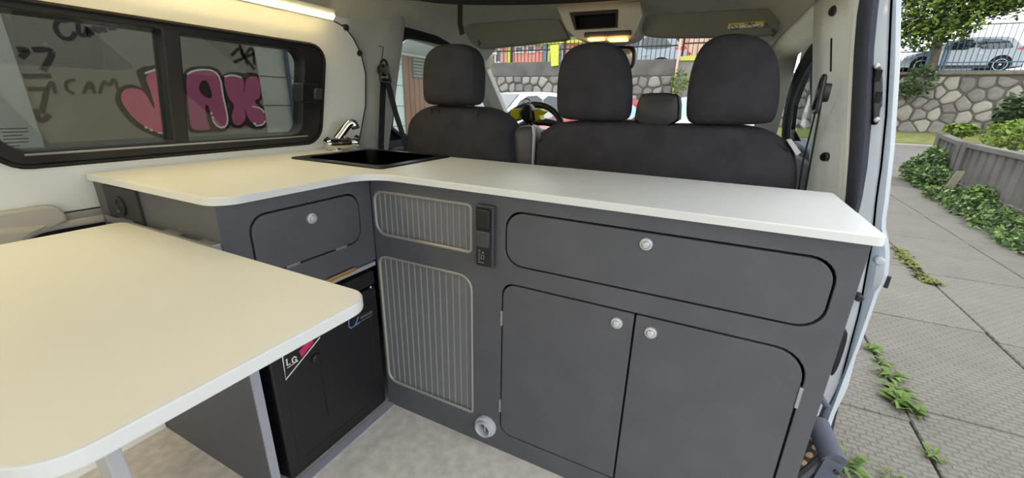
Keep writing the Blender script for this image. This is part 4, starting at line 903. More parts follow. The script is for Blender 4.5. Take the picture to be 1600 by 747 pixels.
# ---- stone walls
def voronoi(w, h, cw, ch, r):
    nx, ny = int(w / cw), int(h / ch); cw, ch = w / nx, h / ny
    pts = {(i, j): np.array([(i + .5 + r.uniform(-.36, .36) + .5 * (j % 2) * .6) * cw, (j + .5 + r.uniform(-.36, .36)) * ch]) for i in range(-2, nx + 2) for j in range(-2, ny + 2)}
    cells = []
    for i in range(nx):
        for j in range(ny):
            p = pts[(i, j)]; poly = [np.array(q) for q in ((0, 0), (w, 0), (w, h), (0, h))]
            for di in range(-2, 3):
                for dj in range(-2, 3):
                    if (di or dj) and (i + di, j + dj) in pts:
                        q = pts[(i + di, j + dj)]; m = (p + q) / 2; n = q - p; out = []
                        for k in range(len(poly)):
                            a, b = poly[k], poly[(k + 1) % len(poly)]; da, db_ = (a - m) @ n, (b - m) @ n
                            if da <= 0: out.append(a)
                            if da * db_ < 0: out.append(a + (b - a) * da / (da - db_))
                        poly = out
                        if len(poly) < 3: break
                if len(poly) < 3: break
            if len(poly) >= 3: cells.append(poly)
    return cells
def stone_wall(parent, x0, z0, w, h, y, cw, ch, r, ins=.93, proud=.08, skip=.0):
    for poly in voronoi(w, h, cw, ch, r):
        if r.random() < skip: continue
        c = sum(poly) / len(poly); s = ins * r.uniform(.9, 1.02)
        pp_ = [c + (p - c) * s for p in poly]; q = [tuple(pp_[k] * (1 - f_) + pp_[(k + 1) % len(pp_)] * f_) for k in range(len(pp_)) for f_ in (.16, .84)]; d = proud * r.uniform(.5, 1.2); bm = B()
        rings = [[bm.verts.new(((a - c[0]) * k, w_, (b - c[1]) * k)) for a, b in q] for k, w_ in ((1, .02), (.93, -d * .6), (.6, -d))]
        for A, Bb in zip(rings, rings[1:]):
            for i in range(len(A)): bm.faces.new((A[i], A[(i + 1) % len(A)], Bb[(i + 1) % len(A)], Bb[i]))
        bm.faces.new(rings[-1])
        me = mesh_of(bm, 'stone'); me.materials.append(MATS['stone'])
        o = bpy.data.objects.new('stone', me); COL.objects.link(o); o.parent = parent; o.location = Vector((x0 + c[0], y, z0 + c[1])) - ORG[parent]
WCY = 28.0
wcz0, wcz1 = U(1500, 203, y=WCY)[2] - .5, 2.72
wc_ = struct('wall_stone_beside_lawn', bx(1.5, WCY, wcz0 - .5, 24, WCY + .6, wcz1), 'mortar', 'retaining wall of pale rubble stones above the grass strip', 'stone wall')
stone_wall(wc_, 2.6, wcz0 + .3, 10.6, wcz1 - wcz0 - .35, WCY, .62, .46, random.Random(3))
obj('coping', bx(1.5, WCY - .12, wcz1, 24, WCY + .6, wcz1 + .14, .03), 'bark', wc_, label='mossy brown coping')
ground_top = struct('upper_street', bx(1.5, WCY + .6, wcz1 - .1, 26, WCY + 12, wcz1 + .14), 'asphalt', 'upper car park behind the stone wall', 'street')
WAY = 14.0
ztopA = U(820, 97, y=WAY)[2]; zmid = U(820, 119, y=WAY)[2]
xbr = U(1054, 110, y=WAY)[0]
wa_ = struct('wall_stone_ahead', bx(-16, WAY, -1, xbr, WAY + .8, zmid), 'mortar', 'dark rubble stone wall ahead of the windscreen', 'stone wall')
stone_wall(wa_, -8.5, zmid - 2.0, xbr + 8.5, 2.0, WAY, .34, .26, random.Random(5), .90, .05)
obj('concrete_band', bx(-16, WAY - .02, zmid, xbr, WAY + .8, ztopA, .02), 'concrete_dark', wa_, label='stained concrete band')
wb_ = struct('wall_concrete_ahead', bx(xbr - .02, WAY + .25, -1, .9, WAY + .9, U(1085, 92, y=WAY)[2]), 'concrete', 'smooth concrete wall section right of the rubble wall', 'wall')
obj('drain_pipe', tube(B(), [(xbr + .05, WAY - .02, -.8), (xbr + .05, WAY - .02, ztopA + .9)], .035, 8), 'plaster_pale', wb_, True)
obj('yellow_base', bx(xbr + .1, WAY + .2, U(1085, 92, y=WAY)[2] - .02, .9, WAY + .9, U(1085, 92, y=WAY)[2] + .10), 'plaster_yellow', wb_)
# ---- railing along the top of the wall ahead
def railing(nm, label, x0, x1, y, z0, h, pitch, m, tilt=0.0, posts=2.0, rails=(.06, .96)):
    t = thing(nm, label, 'railing', ((x0 + x1) / 2, y, z0))
    bm = B(); x = x0
    while x < x1: box(bm, x - .009, y - .009, z0, x + .009, y + .009, z0 + h); x += pitch
    b = obj('bars', bm, m, t, kind='stuff')
    for f in rails: obj('rail', bx(x0, y - .018, z0 + h * f - .02, x1, y + .018, z0 + h * f + .02), m, t)
    x = x0
    while x <= x1 + .01: obj('post', bx(x - .03, y - .03, z0, x + .03, y + .03, z0 + h * 1.02), m, t); x += posts
    return t
railing('railing', 'thin black railing on the wall ahead below the pink house', -9, xbr + .0, WAY + .3, ztopA, 1.15, .14, 'rail_black', rails=(.35, .98))
railing('railing', 'thin black railing above the smooth concrete wall', xbr + .1, .9, WAY + .5, U(1085, 92, y=WAY)[2] + .1, 1.1, .14, 'rail_black', rails=(.35, .98))
# ---- pink house above the wall
HY = WAY + 4.4
hs = thing('house', 'pink house with yellow pilasters and barred windows above the wall', 'house', (-4.5, HY, ztopA))
def hx(u): return U(u, 80, y=HY)[0]
def hz(v): return U(850, v, y=HY)[2]
obj('facade', bx(hx(772), HY, ztopA - 1.2, .9, HY + 5, hz(66) + 2.2), 'plaster_pink', hs)
obj('eaves_band', bx(hx(772) - .1, HY - .25, hz(70), hx(1062), HY, hz(70) + .55), 'plaster_yellow', hs)
obj('corner_tower', bx(hx(748), HY - .5, ztopA - 1.5, hx(768), HY + 3, hz(66) + 2.4), 'plaster_white', hs)
for u0, u1 in ((792, 801), (857, 866), (1020, 1033), (1040, 1050)):
    obj('pilaster', bx(hx(u0), HY - .08, ztopA - 1, hx(u1), HY, hz(66) + .3), 'plaster_yellow', hs)
for u0, u1, v0, v1 in ((805, 819, 71, 82), (824, 837, 70, 82), (843, 851, 70, 81), (872, 880, 70, 100), (774, 784, 74, 97), (1001, 1010, 68, 98), (905, 918, 70, 82), (940, 953, 70, 82)):
    w_ = obj('window', plate(B(), [[(hx(u0), hz(v1)), (hx(u1), hz(v1)), (hx(u1), hz(v0)), (hx(u0), hz(v0))], [(hx(u0) + .06, hz(v1) + .06), (hx(u1) - .06, hz(v1) + .06), (hx(u1) - .06, hz(v0) - .06), (hx(u0) + .06, hz(v0) - .06)]], FY(HY - .06), .08), 'plaster_white', hs)
    obj('pane', bx(hx(u0) + .05, HY - .03, hz(v1) + .05, hx(u1) - .05, HY - .01, hz(v0) - .05), 'car_glass', w_)
obj('down_pipe', bx(hx(852), HY - .16, ztopA - 1, hx(856), HY - .05, hz(60)), 'paint_blue', hs)
obj('blue_door', bx(hx(1050), HY - .1, ztopA - 1, hx(1060), HY, hz(60)), 'paint_blue', hs)
obj('pale_cladding', bx(hx(1062), HY - .3, ztopA - 1, .9, HY - .01, hz(60) + .8), 'plaster_pale', hs)
for i in range(6):
    x = hx(1064) + i * .32; obj('cladding_board', bx(x, HY - .35, ztopA - 1, x + .22 , HY - .3, hz(60) + .8), ('plaster_pale' if i % 3 else 'plaster_pink'), hs)
bn0, bn1 = U(858, 104, y=WAY - .1), U(871, 70, y=WAY - .1)
tag(obj('banner', loft(B(), [[(bn0[0] - .02, WAY - .06, bn1[2]), (bn0[0] + .28, WAY - .06, bn1[2] + .02), (bn0[0] + .28, WAY - .03, bn1[2] + .02), (bn0[0] - .02, WAY - .03, bn1[2])], [(bn0[0] + .08, WAY - .12, bn0[2]), (bn0[0] + .33, WAY - .10, bn0[2] + .03), (bn0[0] + .33, WAY - .07, bn0[2] + .03), (bn0[0] + .08, WAY - .09, bn0[2])]]), 'plaster_yellow'), 'yellow cloth banner hanging over the wall ahead', 'banner')
# ---- foliage helper
def foliage(bm, n, cen, rad, size, r, flat=1.0, shell=.35):
    for _ in range(n):
        d = Vector((r.gauss(0, 1), r.gauss(0, 1), r.gauss(0, 1))).normalized(); k = (shell + (1 - shell) * r.random()) ** .6
        c = Vector(cen) + Vector((d.x * rad[0] * k, d.y * rad[1] * k, d.z * rad[2] * k))
        a = Vector((r.gauss(0, 1), r.gauss(0, 1), r.gauss(0, .5) * flat)).normalized(); b = a.cross(Vector((r.gauss(0, 1), r.gauss(0, 1), r.gauss(0, 1)))).normalized(); s = size * r.uniform(.6, 1.3)
        vs = [bm.verts.new(c + p) for p in (a * s, b * s * .55 + a * .1 * s, -a * s, -b * s * .55 + a * .1 * s)]
        bm.faces.new(vs)
    return bm
r2 = random.Random(11)
tr_ = thing('tree', 'leafy tree standing behind the stone wall by the silver car', 'tree', tuple(U(1452, 112, y=WCY + .55)))
b0, b1 = U(1452, 116, y=WCY + .55), U(1466, 60, y=WCY + .55); b2 = U(1480, -40, y=WCY + .55)
obj('trunk', tube(B(), [b0 - np.array([0, 0, .3]), b1, b2], [.25, .20, .14], 12), 'bark', tr_, True)
obj('branch', tube(B(), [b1, U(1520, 10, y=WCY + .5), U(1590, -10, y=WCY - .5)], [.10, .07, .04], 8), 'bark', tr_, True)
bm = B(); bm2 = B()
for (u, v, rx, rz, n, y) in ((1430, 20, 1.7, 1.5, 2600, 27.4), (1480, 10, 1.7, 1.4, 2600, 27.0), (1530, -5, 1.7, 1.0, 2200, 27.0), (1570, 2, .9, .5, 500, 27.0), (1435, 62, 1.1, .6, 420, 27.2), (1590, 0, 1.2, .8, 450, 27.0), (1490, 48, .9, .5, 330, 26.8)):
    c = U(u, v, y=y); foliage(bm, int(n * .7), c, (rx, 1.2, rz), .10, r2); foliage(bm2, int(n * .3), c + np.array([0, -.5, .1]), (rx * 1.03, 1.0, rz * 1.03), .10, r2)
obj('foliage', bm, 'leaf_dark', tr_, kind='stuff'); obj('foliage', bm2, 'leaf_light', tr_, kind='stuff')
bh = thing('wall_shrub', 'green shrub hanging over the stone wall below the tree', 'shrub', tuple(U(1435, 150, y=WCY - .2)))
c = U(1436, 126, y=WCY - .2); obj('foliage', foliage(foliage(B(), 420, c, (.75, .45, .75), .10, r2), 160, U(1420, 140, y=WCY - .2), (.4, .3, .6), .09, r2), 'leaf_ivy', bh, kind='stuff')
c = U(1058, 128, y=WAY - .4)
wp = thing('wall_shrub', 'small green shrub growing against the smooth concrete wall', 'shrub', (c[0], c[1], c[2] - .5))
obj('foliage', foliage(B(), 260, (c[0] + .05, c[1] + .1, c[2]), (.26, .18, .42), .05, r2), 'leaf_light', wp, kind='stuff')
# ---- blue railing on the stone wall
rl_ = thing('railing', 'blue green metal railing along the upper car park', 'railing', (10, WCY + .25, wcz1 + .14))
bm = B(); x = U(1470, 100, y=WCY + .25)[0]; zt_ = U(1540, 38, y=WCY + .25)[2]; zb_ = wcz1 + .14
x_ = x
while x_ < 14: tube(bm, [(x_, WCY + .25, zb_), (x_ + .0, WCY + .25, zt_)], .016, 4); x_ += .20
obj('bars', bm, 'rail_blue', rl_, kind='stuff')
for zz in (zb_ + .05, zb_ + .42, zt_): obj('rail', bx(x, WCY + .23, zz - .025, 14, WCY + .27, zz + .025), 'rail_blue', rl_)
for xx in (x, x + .12): obj('post', bx(xx - .035, WCY + .21, zb_, xx + .035, WCY + .29, zb_ + 1.35), 'rail_blue', rl_)
x5 = U(1447, 100, y=WCY + .25)[0]
rl2 = thing('railing', 'short blue green railing panel beside the tree trunk', 'railing', (x5 - 1, WCY + .25, wcz1 + .26))
bm = B(); x_ = x5 - 2.2
while x_ < x5: tube(bm, [(x_, WCY + .25, zb_), (x_, WCY + .25, zb_ + .95)], .014, 4); x_ += .2
obj('bars', bm, 'rail_blue', rl2, kind='stuff'); obj('rail', bx(x5 - 2.3, WCY + .23, zb_ + .9, x5, WCY + .27, zb_ + .95), 'rail_blue', rl2); obj('post', bx(x5 - .04, WCY + .21, zb_, x5 + .04, WCY + .29, zb_ + 1.1), 'rail_blue', rl2)
# ---- cars
def car(nm, label, loc, rot, paint, glassm='car_glass', L=4.2, Wd=1.76, H=1.46, kind='hatch', wheels=True, group=None, ws=1.0):
    t = thing(nm, label, 'car', loc, group, rot, local=True)
    hl = L / 2; zb = .62 * H                           # belt line
    prof = [(-hl + .05, .22), (-hl, .45), (-hl + .02, .70), (-hl + .10, .98 * zb + .08), (-hl + .22, zb + .16), (-hl + .55, H - .06), (-hl + 1.0, H), (-.25, H), (.35, H - .08), (hl - 1.15, zb + .04), (hl - .45, zb - .10), (hl - .10, zb - .26), (hl, .50), (hl - .04, .22)]
    def yw(z): return (Wd / 2) * (1 - .24 * max(0, (z - zb) / (H - zb)) ** 1.2)
    P = chaikin(prof, 1); secs = []
    for k in (-1, -.97, -.82, 0, .82, .97, 1):
        secs.append([(x * (1 - .012 * (abs(k) > .96)), k * yw(z), z - (.035 if abs(k) > .96 and z > zb else 0) * (abs(k) - .9) * 10 * .5) for x, z in P])
    obj('body', loft(B(), secs), paint, t, True, sharp=40)
    for s in (-1, 1):
        f3 = lambda u, v, w, s=s: (u, s * (yw(v) + .004 - w), v)
        for poly in ([(-hl + .50, zb + .12), (-hl + .78, H - .14), (-.45, H - .10), (-.45, zb + .03), (-hl + .62, zb + .05)], [(-.40, zb + .03), (-.40, H - .10), (.28, H - .15), (hl - 1.35, zb + .03)]):
            obj('side_window', plate(B(), [chaikin(poly, 1)], f3, .02), glassm, t)
        obj('sill', plate(B(), [[(-hl + .9, .20), (hl - 1.0, .20), (hl - 1.0, .36), (-hl + .9, .34)]], f3, .03), 'grey_plastic', t)
        obj('door_handle', plate(B(), [rrect(-.75, zb - .16, -.55, zb - .12, .01)], lambda u, v, w, s=s: (u, s * (yw(v) + .02 - w), v), .03), 'rim', t)
        obj('tail_lamp', plate(B(), [chaikin([(-hl + .02, zb - .02), (-hl + .06, zb + .12), (-hl + .40, zb + .08), (-hl + .34, zb - .02)], 1)], f3, .05), 'tail_lamp', t)
        obj('head_lamp', plate(B(), [chaikin([(hl - .55, zb - .20), (hl - .45, zb - .10), (hl - .10, zb - .24), (hl - .08, zb - .34)], 1)], f3, .05), 'stem_lens', t)
        obj('wing_mirror', bx(hl - 1.45, s * yw(zb) + (0 if s > 0 else -.18), zb + .0, hl - 1.30, s * yw(zb) + (.18 if s > 0 else 0), zb + .13, .03), paint, t, True)
        if wheels:
            for xw in (-hl + .78, hl - .82):
                obj('wheel_arch', plate(B(), [[(xw + .37 * ws * math.cos(R(a)), .32 * ws + .37 * ws * math.sin(R(a))) for a in range(-14, 195, 12)]], lambda u, v, w, s=s: (u, s * (Wd / 2 + .003 - w), v), .04), 'dark_gap', t)
                wh = obj('wheel', lathe(B(), [(.20 * ws, -.10), (.29 * ws, -.10), (.315 * ws, -.07), (.315 * ws, .07), (.29 * ws, .10), (.22 * ws, .10)], (xw, s * (Wd / 2 - .07), .315 * ws), (0, s, 0), 28), 'tyre', t, True)
                obj('rim', lathe(B(), [(.225 * ws, .085), (.225 * ws, .098), (.205 * ws, .100), (.20 * ws, .06), (.05, .05)], (xw, s * (Wd / 2 - .07), .315 * ws), (0, s, 0), 28), 'grey_plastic', wh, True)
                bm = B()
                lathe(bm, [(.228 * ws, .084), (.228 * ws, .104), (.205 * ws, .104), (.203 * ws, .084)], (xw, s * (Wd / 2 - .07), .315 * ws), (0, s, 0), 28); lathe(bm, [(.05, .06), (.05, .10), (.02, .104)], (xw, s * (Wd / 2 - .07), .315 * ws), (0, s, 0), 12)
                for k in range(7):
                    a = 2 * math.pi * k / 7; c0 = Vector((xw, s * (Wd / 2 + .022), .315 * ws)); d = Vector((math.cos(a), 0, math.sin(a)))
                    tube(bm, [c0 + d * .03, c0 + d * .215 * ws], .02, 4, flat=(.024, .010), nrm=(0, s, 0))
                obj('spokes', bm, 'rim', wh)
    def across(pa, pb, ins, m, nm_):
        (xa, za), (xb, zb_) = pa, pb; n = Vector((-(zb_ - za), 0, (xb - xa))).normalized() * .012
        if n.z < 0: n = -n
        bm = B(); vs = []
        for off in (n, n * -.5):
            vs.append([bm.verts.new(Vector((x, k * (yw(z) - ins), z)) + off) for x, z, k in ((xa, za, -1), (xa, za, 1), (xb, zb_, 1), (xb, zb_, -1))])
        bm.faces.new(vs[0]); bm.faces.new(vs[1][::-1])
        for i in range(4): bm.faces.new((vs[0][i], vs[0][(i + 1) % 4], vs[1][(i + 1) % 4], vs[1][i]))
        obj(nm_, bm, m, t)
    across((.36, H - .09), (hl - 1.14, zb + .06), .07, glassm, 'windscreen')
    across((-hl + .26, zb + .20), (-hl + .56, H - .09), .09, glassm, 'rear_window')
    obj('bumper', bx(-hl - .02, -Wd * .45, .24, -hl + .2, Wd * .45, .46, .04), 'grey_plastic', t, True)
    obj('number_plate', bx(hl - .02, -.26, .42, hl + .012, .26, .53), 'label_white', t)
    return t
CYR = WCY + 1.75
LOTZ = -.25
struct('parking_lot', bx(-9.5, 8.4, -.7, .78, 13.99, LOTZ), 'asphalt', 'raised asphalt parking bays in front of the rubble wall', 'parking lot')
struct('upper_yard', bx(-9.5, WAY + .8, -.5, .9, HY + .1, ztopA - .5), 'asphalt', 'yard between the wall ahead and the pink house', 'yard')
cw_ = U(1557, 100, y=CYR - .9)
car('silver_car', 'silver hatchback parked behind the blue green railing', (cw_[0] - 1.32, CYR, wcz1 + .14), R(180), 'car_silver', L=4.45, H=1.62, ws=1.12)
c2_ = U(1405, 95, y=CYR)
car('white_car', 'white car parked behind the tree trunk on the upper car park', (c2_[0] - 2.4, CYR + .2, wcz1 + .14), R(180), 'car_white')
q = U(1000, 85, y=WAY + 2.2)
car('grey_car', 'pale car behind the black railing in front of the pink house', (q[0] - .3, WAY + 2.2, ztopA - .50), R(180), 'car_silver', L=3.9)
q = U(815, 160, y=9.4)
car('parked_car', 'pale silver car parked nose to the wall ahead', (-5.35, 11.3, LOTZ), R(245), 'car_white', 'car_glass', H=1.55)
q = U(872, 170, y=8.8)
car('red_car', 'red car parked ahead of the steering wheel', (-2.75, 11.4, LOTZ), R(245), 'car_red', 'car_glass_pale', H=1.40)
q = U(1030, 165, y=7.4)
car('white_hatchback', 'white hatchback parked ahead of the bench seat', (-.25, 11.4, LOTZ), R(245), 'car_white', 'car_glass_pale', H=1.5)
# ---- concrete slatted fence and ivy beside the pavement
def fence(label, p0, p1, ztop0, ztop1, zb0, zb1, n):
    f = thing('concrete_fence', label, 'fence', tuple(p0))
    p0, p1 = np.array(p0), np.array(p1); L = np.linalg.norm((p1 - p0)[:2])
    d = (p1 - p0) / L; nx = np.array([-d[1], d[0], 0.0])
    def quad(a, b, za0, za1, zb0_, zb1_, th):
        bm = B(); s = []
        for w in (-th, th): s.append([(a + nx * w)[:2].tolist() + [za0], (b + nx * w)[:2].tolist() + [za1], (b + nx * w)[:2].tolist() + [zb1_], (a + nx * w)[:2].tolist() + [zb0_]])
        return loft(bm, s)
    zt = lambda t: ztop0 + (ztop1 - ztop0) * t; zb = lambda t: zb0 + (zb1 - zb0) * t
    obj('top_rail', quad(p0, p1, zt(0) - .07, zt(1) - .07, zt(0), zt(1), .075), 'concrete_dark', f)
    obj('bottom_rail', quad(p0, p1, zb(0), zb(1), zb(0) + .07, zb(1) + .07, .06), 'concrete_dark', f)
    for i in range(n):
        t0, t1 = (i + .06) / n, (i + .70) / n
        obj('slat', quad(p0 + (p1 - p0) * t0, p0 + (p1 - p0) * t1, zb(t0) + .06, zb(t1) + .06, zt(t0) - .06, zt(t1) - .06, .028), 'concrete_dark', f)
    for t in (0.0, 1.0):
        p = p0 + (p1 - p0) * t
        obj('post', bx(p[0] - .08, p[1] - .08, zb(t) - .45, p[0] + .08, p[1] + .08, zt(t) + .015, .01), 'concrete_dark', f)
    return f
fence('weathered concrete fence with wide slats above the ivy', (4.2, 10.2, -.3), (4.2, 3.6, -.5), .50, .32, -.25, -.75 + .2, 26)
fence('shorter concrete fence panel overgrown with ivy', (4.2, 10.42, -.3), (4.2, 11.35, -.2), .50, .60, -.25, -.18, 5)
r3 = random.Random(21)
def ivy(label, spots, n):
    t = thing('ivy', label, 'ivy', spots[0][:3]); bm = B()
    for (x, y, z, rx, ry, rz) in spots: foliage(bm, n, (x, y, z), (rx, ry, rz), .040, r3, 1.6)
    obj('leaves', bm, 'leaf_ivy', t, kind='stuff'); bm = B()
    for (x, y, z, rx, ry, rz) in spots: foliage(bm, n // 3, (x - .03, y, z + .02), (rx, ry, rz), .038, r3, 1.6, .7)
    obj('lit_leaves', bm, 'leaf_ivy_lit', t, kind='stuff'); return t  # paler outer leaf layer: light highlights on the ivy put into the colour
ivy('ivy creeping over the pavement below the concrete fence', [(3.82, 9.2, gz(9) + .06, .32, .6, .17), (3.78, 8.2, gz(8) + .06, .34, .7, .17), (3.72, 7.3, gz(7.3) + .05, .36, .7, .15), (3.68, 6.5, gz(6.5) + .04, .36, .6, .14), (4.05, 8.9, gz(8) + .18, .12, .3, .16)], 800)
ivy('ivy climbing the shorter fence panel', [(3.92, 10.3, gz(10.3) + .14, .26, .5, .30), (4.0, 10.8, gz(10.8) + .34, .20, .45, .42), (3.95, 11.2, gz(11.2) + .2, .24, .4, .30)], 800)
tag(obj('timber_stake', loft(B(), [[(3.62, 9.15, gz(9.1)), (3.74, 9.15, gz(9.1)), (3.74, 9.2, gz(9.1)), (3.62, 9.2, gz(9.1))], [(3.84, 9.35, gz(9.1) + .48), (3.93, 9.35, gz(9.1) + .48), (3.93, 9.40, gz(9.1) + .48), (3.84, 9.40, gz(9.1) + .48)]]), 'bark'), 'short leaning timber stake among the ivy', 'stake')
def shrub(label, px, y, rad, m, n, sz=.09):
    c = U(*px, y=y); t = thing('shrub', label, 'shrub', (c[0], c[1], gz(y)))
    obj('foliage', foliage(B(), n, c, rad, sz, r3), m, t, kind='stuff')
    obj('stem', tube(B(), [(c[0], c[1], gz(y)), (c[0], c[1], c[2])], [.05, .02], 6), 'bark', t)
shrub('bright green shrub behind the concrete fence', (1590, 212), 11.5, (.5, .5, .30), 'leaf_light', 700, .055)
shrub('dark green shrub rising behind the bright one', (1602, 178), 13.0, (.5, .5, .45), 'leaf_dark', 600, .09)
shrub('pale leafy sprig at the end of the fence', (1500, 203), 14.5, (.36, .4, .16), 'leaf_light', 240, .09)
# ---- weeds in the slab joints
def weed(label, px, s, n, wide=.25):
    p = UG(*px); bm = B()
    for i in range(n):
        a = r3.uniform(0, 6.28); l = s * r3.uniform(.6, 1.2); d = Vector((math.cos(a), math.sin(a), 0)); e = Vector((-d.y, d.x, 0)); b = Vector(p) + Vector((r3.uniform(-.02, .02), r3.uniform(-.03, .03), 0)); up = r3.uniform(.35, 1.0)
        ps = [b, b + d * l * .5 + Vector((0, 0, l * .45 * up)), b + d * l + Vector((0, 0, l * .35 * up))]; w = l * wide
        v = [bm.verts.new(q) for q in (ps[0], ps[1] + e * w, ps[2], ps[1] - e * w)]; bm.faces.new(v)
    t = thing('weed', label, 'weed', tuple(p), 'weeds in the pavement joint'); obj('leaf_blades', bm, 'weed', t)
for u, v, s, n, lb, wd in ((1362, 547, .07, 16, 'small weed tuft where the joint meets the van', .2), (1375, 566, .07, 14, 'feathery weed in the pavement joint near the van', .16), (1388, 588, .09, 16, 'yellowish weed in the middle of the pavement joint', .16), (1400, 612, .10, 16, 'thin spreading weed in the pavement joint', .14), (1412, 632, .10, 14, 'broad leaved weed at the end of the weedy joint', .34), (1426, 643, .08, 12, 'low weed just past the broad leaved one', .25), (1318, 728, .11, 26, 'spiky weed tuft beside the folded step', .09), (1460, 716, .06, 10, 'faint weed further along the same joint', .18), (1395, 752, .05, 10, 'small weed tuft at the slab edge by the step', .15)):
    weed(lb, (u, v), s, n, wd)
for k, (u0, v0, u1, v1) in enumerate(((1400, 388, 1432, 425), (1436, 430, 1462, 446))):
    bm = B(); p0, p1 = UG(u0, v0), UG(u1, v1)
    for i in range(160):
        t = r3.random(); c = Vector(p0 + (p1 - p0) * t) + Vector((r3.gauss(0, .03), 0, .006)); a = r3.uniform(0, 6.28); s = r3.uniform(.015, .035)
        bm.faces.new([bm.verts.new(c + Vector((math.cos(a + q) * s, math.sin(a + q) * s, (.02 if q == 0 else 0)))) for q in (0, 2.1, 4.2)])
    tag(obj('moss_strip', bm, 'grass'), ('yellow green moss in the slab joint near the door jamb', 'yellow green moss further along the slab joint')[k], 'moss', 'moss in the joints')
# ---- low building on the left: graffiti wall, garage door
BX = -4.0; ye1_ = U(405, 130, x=BX)[1]
bw = struct('wall_graffiti', bx(BX - .3, -4.0, -1.2, BX, ye1_, 1.72), 'wall_concrete', 'grey rendered wall covered in graffiti beside the van', 'wall')
FB = lambda o: (lambda u, v, w: (BX + o - w, u, v))
zq = lambda u, v: tuple(U(u, v, x=BX)[1:])
ye0, ye1 = zq(66, 225)[0], zq(405, 130)[0]
bl_ = struct('wall_block_pale', bx(BX - .02, ye0 - 3.0, -1.2, BX + .03, ye0, 1.72), 'block_wall', 'pale panel of the graffiti wall', 'wall')
bk2 = struct('wall_block_garage', bx(BX - .3, ye1, -1.2, BX + .02, 6.9, zq(640, 84)[1] - .002), 'block_wall', 'pale block wall around the brown garage door', 'wall')
for i in range(8):
    z = -.5 + i * .28
    obj('block_joint', bx(BX + .018, ye1, z, BX + .022, 6.9, z + .008), 'mortar', bk2)
obj('wall_pipe', tube(B(), [(BX + .05, zq(440, 75)[0], -.6), (BX + .05, zq(440, 75)[0], 1.7)], .02, 8), 'rail_blue', bk2)
def zs7(pts): return [zq(170 + a / 4.392, 60 + b / 4.392) for a, b in pts]
def paint(nm, pts, m, o, it=1, holes=()):
    obj(nm, plate(B(), [chaikin(zs7(pts), it)] + [chaikin(zs7(h), it) for h in holes], FB(o), .004), m, bw)
Jf = [(235, 245), (375, 205), (470, 230), (480, 480), (440, 640), (400, 665), (330, 645), (250, 610), (170, 550), (110, 480), (80, 420), (85, 370), (130, 340), (190, 345), (240, 365), (290, 460), (318, 490), (290, 380)]
Jo = [(180, 205), (340, 178), (480, 200), (505, 460), (460, 670), (420, 692), (330, 675), (220, 632), (130, 562), (60, 470), (38, 410), (60, 350), (120, 313), (190, 323), (232, 350), (205, 280)]
Af = [(525, 260), (550, 225), (620, 212), (690, 213), (745, 240), (768, 290), (780, 400), (800, 500), (818, 580), (785, 615), (740, 612), (700, 560), (685, 480), (670, 450), (655, 455), (660, 520), (680, 590), (695, 625), (620, 632), (565, 622), (550, 560), (535, 420)]
Ao = [(500, 250), (540, 200), (630, 190), (710, 192), (765, 225), (790, 290), (805, 400), (825, 490), (840, 585), (800, 640), (730, 640), (700, 640), (620, 652), (545, 640), (525, 560), (512, 420)]
Xf = [(785, 265), (850, 245), (910, 262), (925, 310), (915, 390), (930, 330), (935, 275), (990, 255), (1025, 275), (1040, 405), (985, 430), (1050, 490), (1072, 560), (1050, 602), (1000, 602), (950, 550), (925, 470), (938, 555), (890, 602), (848, 585), (835, 530), (860, 460), (820, 420), (790, 330)]
Xo = [(765, 255), (845, 225), (920, 240), (990, 232), (1045, 262), (1062, 410), (1020, 435), (1078, 490), (1095, 565), (1060, 625), (990, 625), (940, 590), (890, 622), (830, 600), (815, 530), (835, 460), (795, 420), (768, 330)]
paint('graffiti_outline', Jo, 'graffiti_dark', .004); paint('graffiti_outline', Ao, 'graffiti_dark', .006); paint('graffiti_outline', Xo, 'graffiti_dark', .008)
paint('graffiti_letter', Jf, 'graffiti_pink', .010); paint('graffiti_letter', Af, 'graffiti_purple', .012, 1, [[(610, 330), (635, 285), (675, 295), (700, 370), (705, 410), (670, 410), (625, 380)]]); paint('graffiti_letter', Xf, 'graffiti_purple', .014)
bm = B()
strokes(bm, [chaikin(zs7(p), 2, False) for p in ([(240, 240), (300, 218), (370, 205)], [(530, 250), (560, 225), (640, 212), (720, 222), (762, 280), (775, 390), (800, 490), (812, 570), (790, 612), (740, 608), (705, 560)], [(785, 265), (840, 248), (905, 270)], [(980, 466), (1040, 480), (1060, 510)], [(330, 645), (420, 662)], [(1000, 600), (1050, 595), (1070, 565)])], .014, FB(.017), .003)
for a, b in ((250, 610), (285, 628), (697, 515), (708, 545), (995, 585)):
    y_, z_ = zs7([(a, b)])[0]; strokes(bm, [[(y_ - .010, z_), (y_ + .010, z_)]], .02, FB(.017), .003)
obj('graffiti_highlight', bm, 'graffiti_white', bw)
def zs1(pts): return [zq(a / 2.7675, b / 2.7675) for a, b in pts]
def tagpaint(lines, wd):
    bm = B(); strokes(bm, [chaikin(zs1(p), 2, False) for p in lines], wd, FB(.004), .003); obj('graffiti_tag', bm, 'graffiti_dark', bw)
tagpaint([[(290, 90), (250, 85), (235, 120), (265, 165), (310, 170), (325, 140)], [(335, 95), (340, 150), (370, 155), (378, 105), (385, 160)], [(395, 150), (405, 100), (425, 150), (440, 95), (455, 140)], [(468, 100), (480, 130)], [(486, 100), (494, 130)]], .026)
tagpaint([[(75, 215), (125, 215), (90, 250)], [(140, 215), (240, 212), (185, 305)]], .034)
tagpaint([[(100, 330), (220, 328)], [(120, 385), (210, 385)], [(200, 395), (180, 490)], [(150, 470), (175, 535), (215, 495)]], .030)
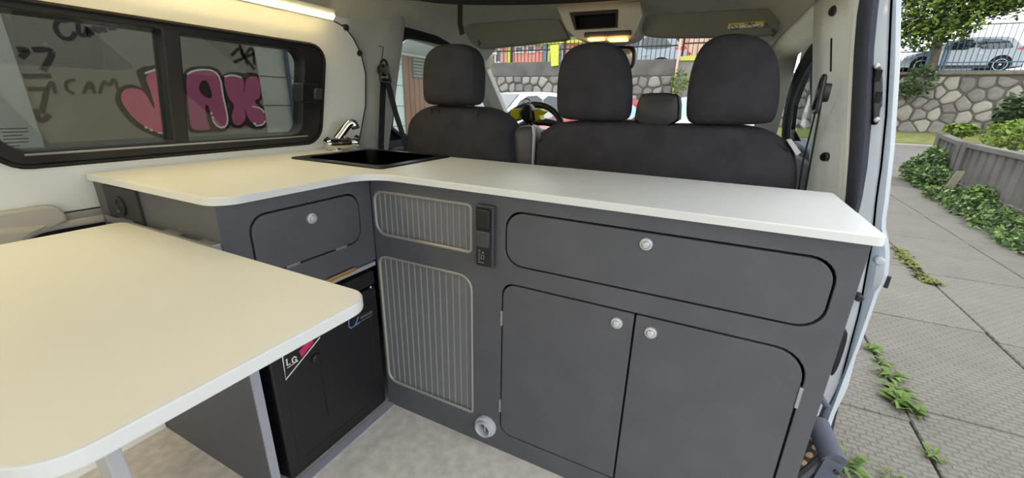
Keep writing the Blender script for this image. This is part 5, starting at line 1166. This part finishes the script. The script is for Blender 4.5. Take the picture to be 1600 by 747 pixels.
tagpaint([[(200, 400), (225, 340), (240, 405)], [(325, 345), (285, 350), (285, 390), (320, 405)], [(360, 405), (390, 340), (410, 405)], [(370, 380), (405, 380)], [(430, 405), (450, 340), (470, 380), (495, 330), (510, 390)]], .020)
tagpaint([[(1000, 240), (1040, 200), (1050, 260), (1090, 190), (1100, 280)], [(1010, 270), (1100, 230)], [(1030, 180), (1070, 280)], [(1060, 250), (1100, 300)]], .024)
# garage door in the block wall
gd = thing('garage_door', 'brown boarded garage door with a louvred pane in the block wall', 'door', (BX + .05, zq(630, 150)[0], gz(5)), kind=None)
gy0, gy1 = zq(629, 150)[0], zq(760, 150)[0]; gy1 = min(gy1, 6.7); gz1 = zq(632, 87)[1]
n_ = 12; st_ = .11
for i in range(n_):
    obj('board', bx(BX + .02, gy0 + i * st_, gz(5) - .1, BX + .05, gy0 + (i + 1) * st_ - .008, gz1, .004, 1), 'wood_brown', gd)
l0, l1 = zq(640, 121), zq(664, 94)
lv = obj('louvre_frame', bx(BX + .045, l0[0], l0[1], BX + .062, l1[0] + .25, l1[1]), 'concrete_dark', gd)
for i in range(6):
    z = l0[1] + (l1[1] - l0[1]) * (i + .5) / 6; obj('louvre_slat', bx(BX + .058, l0[0] + .02, z - .012, BX + .07, l1[0] + .23, z + .012), 'concrete', lv)
ez = zq(640, 84)[1]
ev = thing('eaves', 'white eaves board above the brown garage door', 'roof', (BX, 6, ez))
obj('fascia', loft(B(), [[(BX + .0, gy0 - .08, ez + .0), (BX + .45, gy0 - .30, ez + .16), (BX + .45, gy0 - .30, ez + .20), (BX, gy0 - .08, ez + .2)], [(BX, 6.9, ez), (BX + .45, 6.9, ez + .16), (BX + .45, 6.9, ez + .20), (BX, 6.9, ez + .2)]]), 'plaster_white', ev)
for i in range(9):
    obj('roof_tile', tube(B(), [(BX + .47, gy0 - .25 + i * .27, ez + .24), (BX - .6, gy0 - .25 + i * .27, ez + .55)], .07, 8), 'roof_tile', ev, True)
bm = B()
foliage(bm, 500, (BX - 1.6, 5.2, ez + 1.0), (.8, 1.8, .45), .10, r3)
t = thing('hedge', 'dark hedge above the garage roof', 'hedge', (BX - 1.2, 5.5, ez)); obj('foliage', bm, 'leaf_dark', t, kind='stuff')
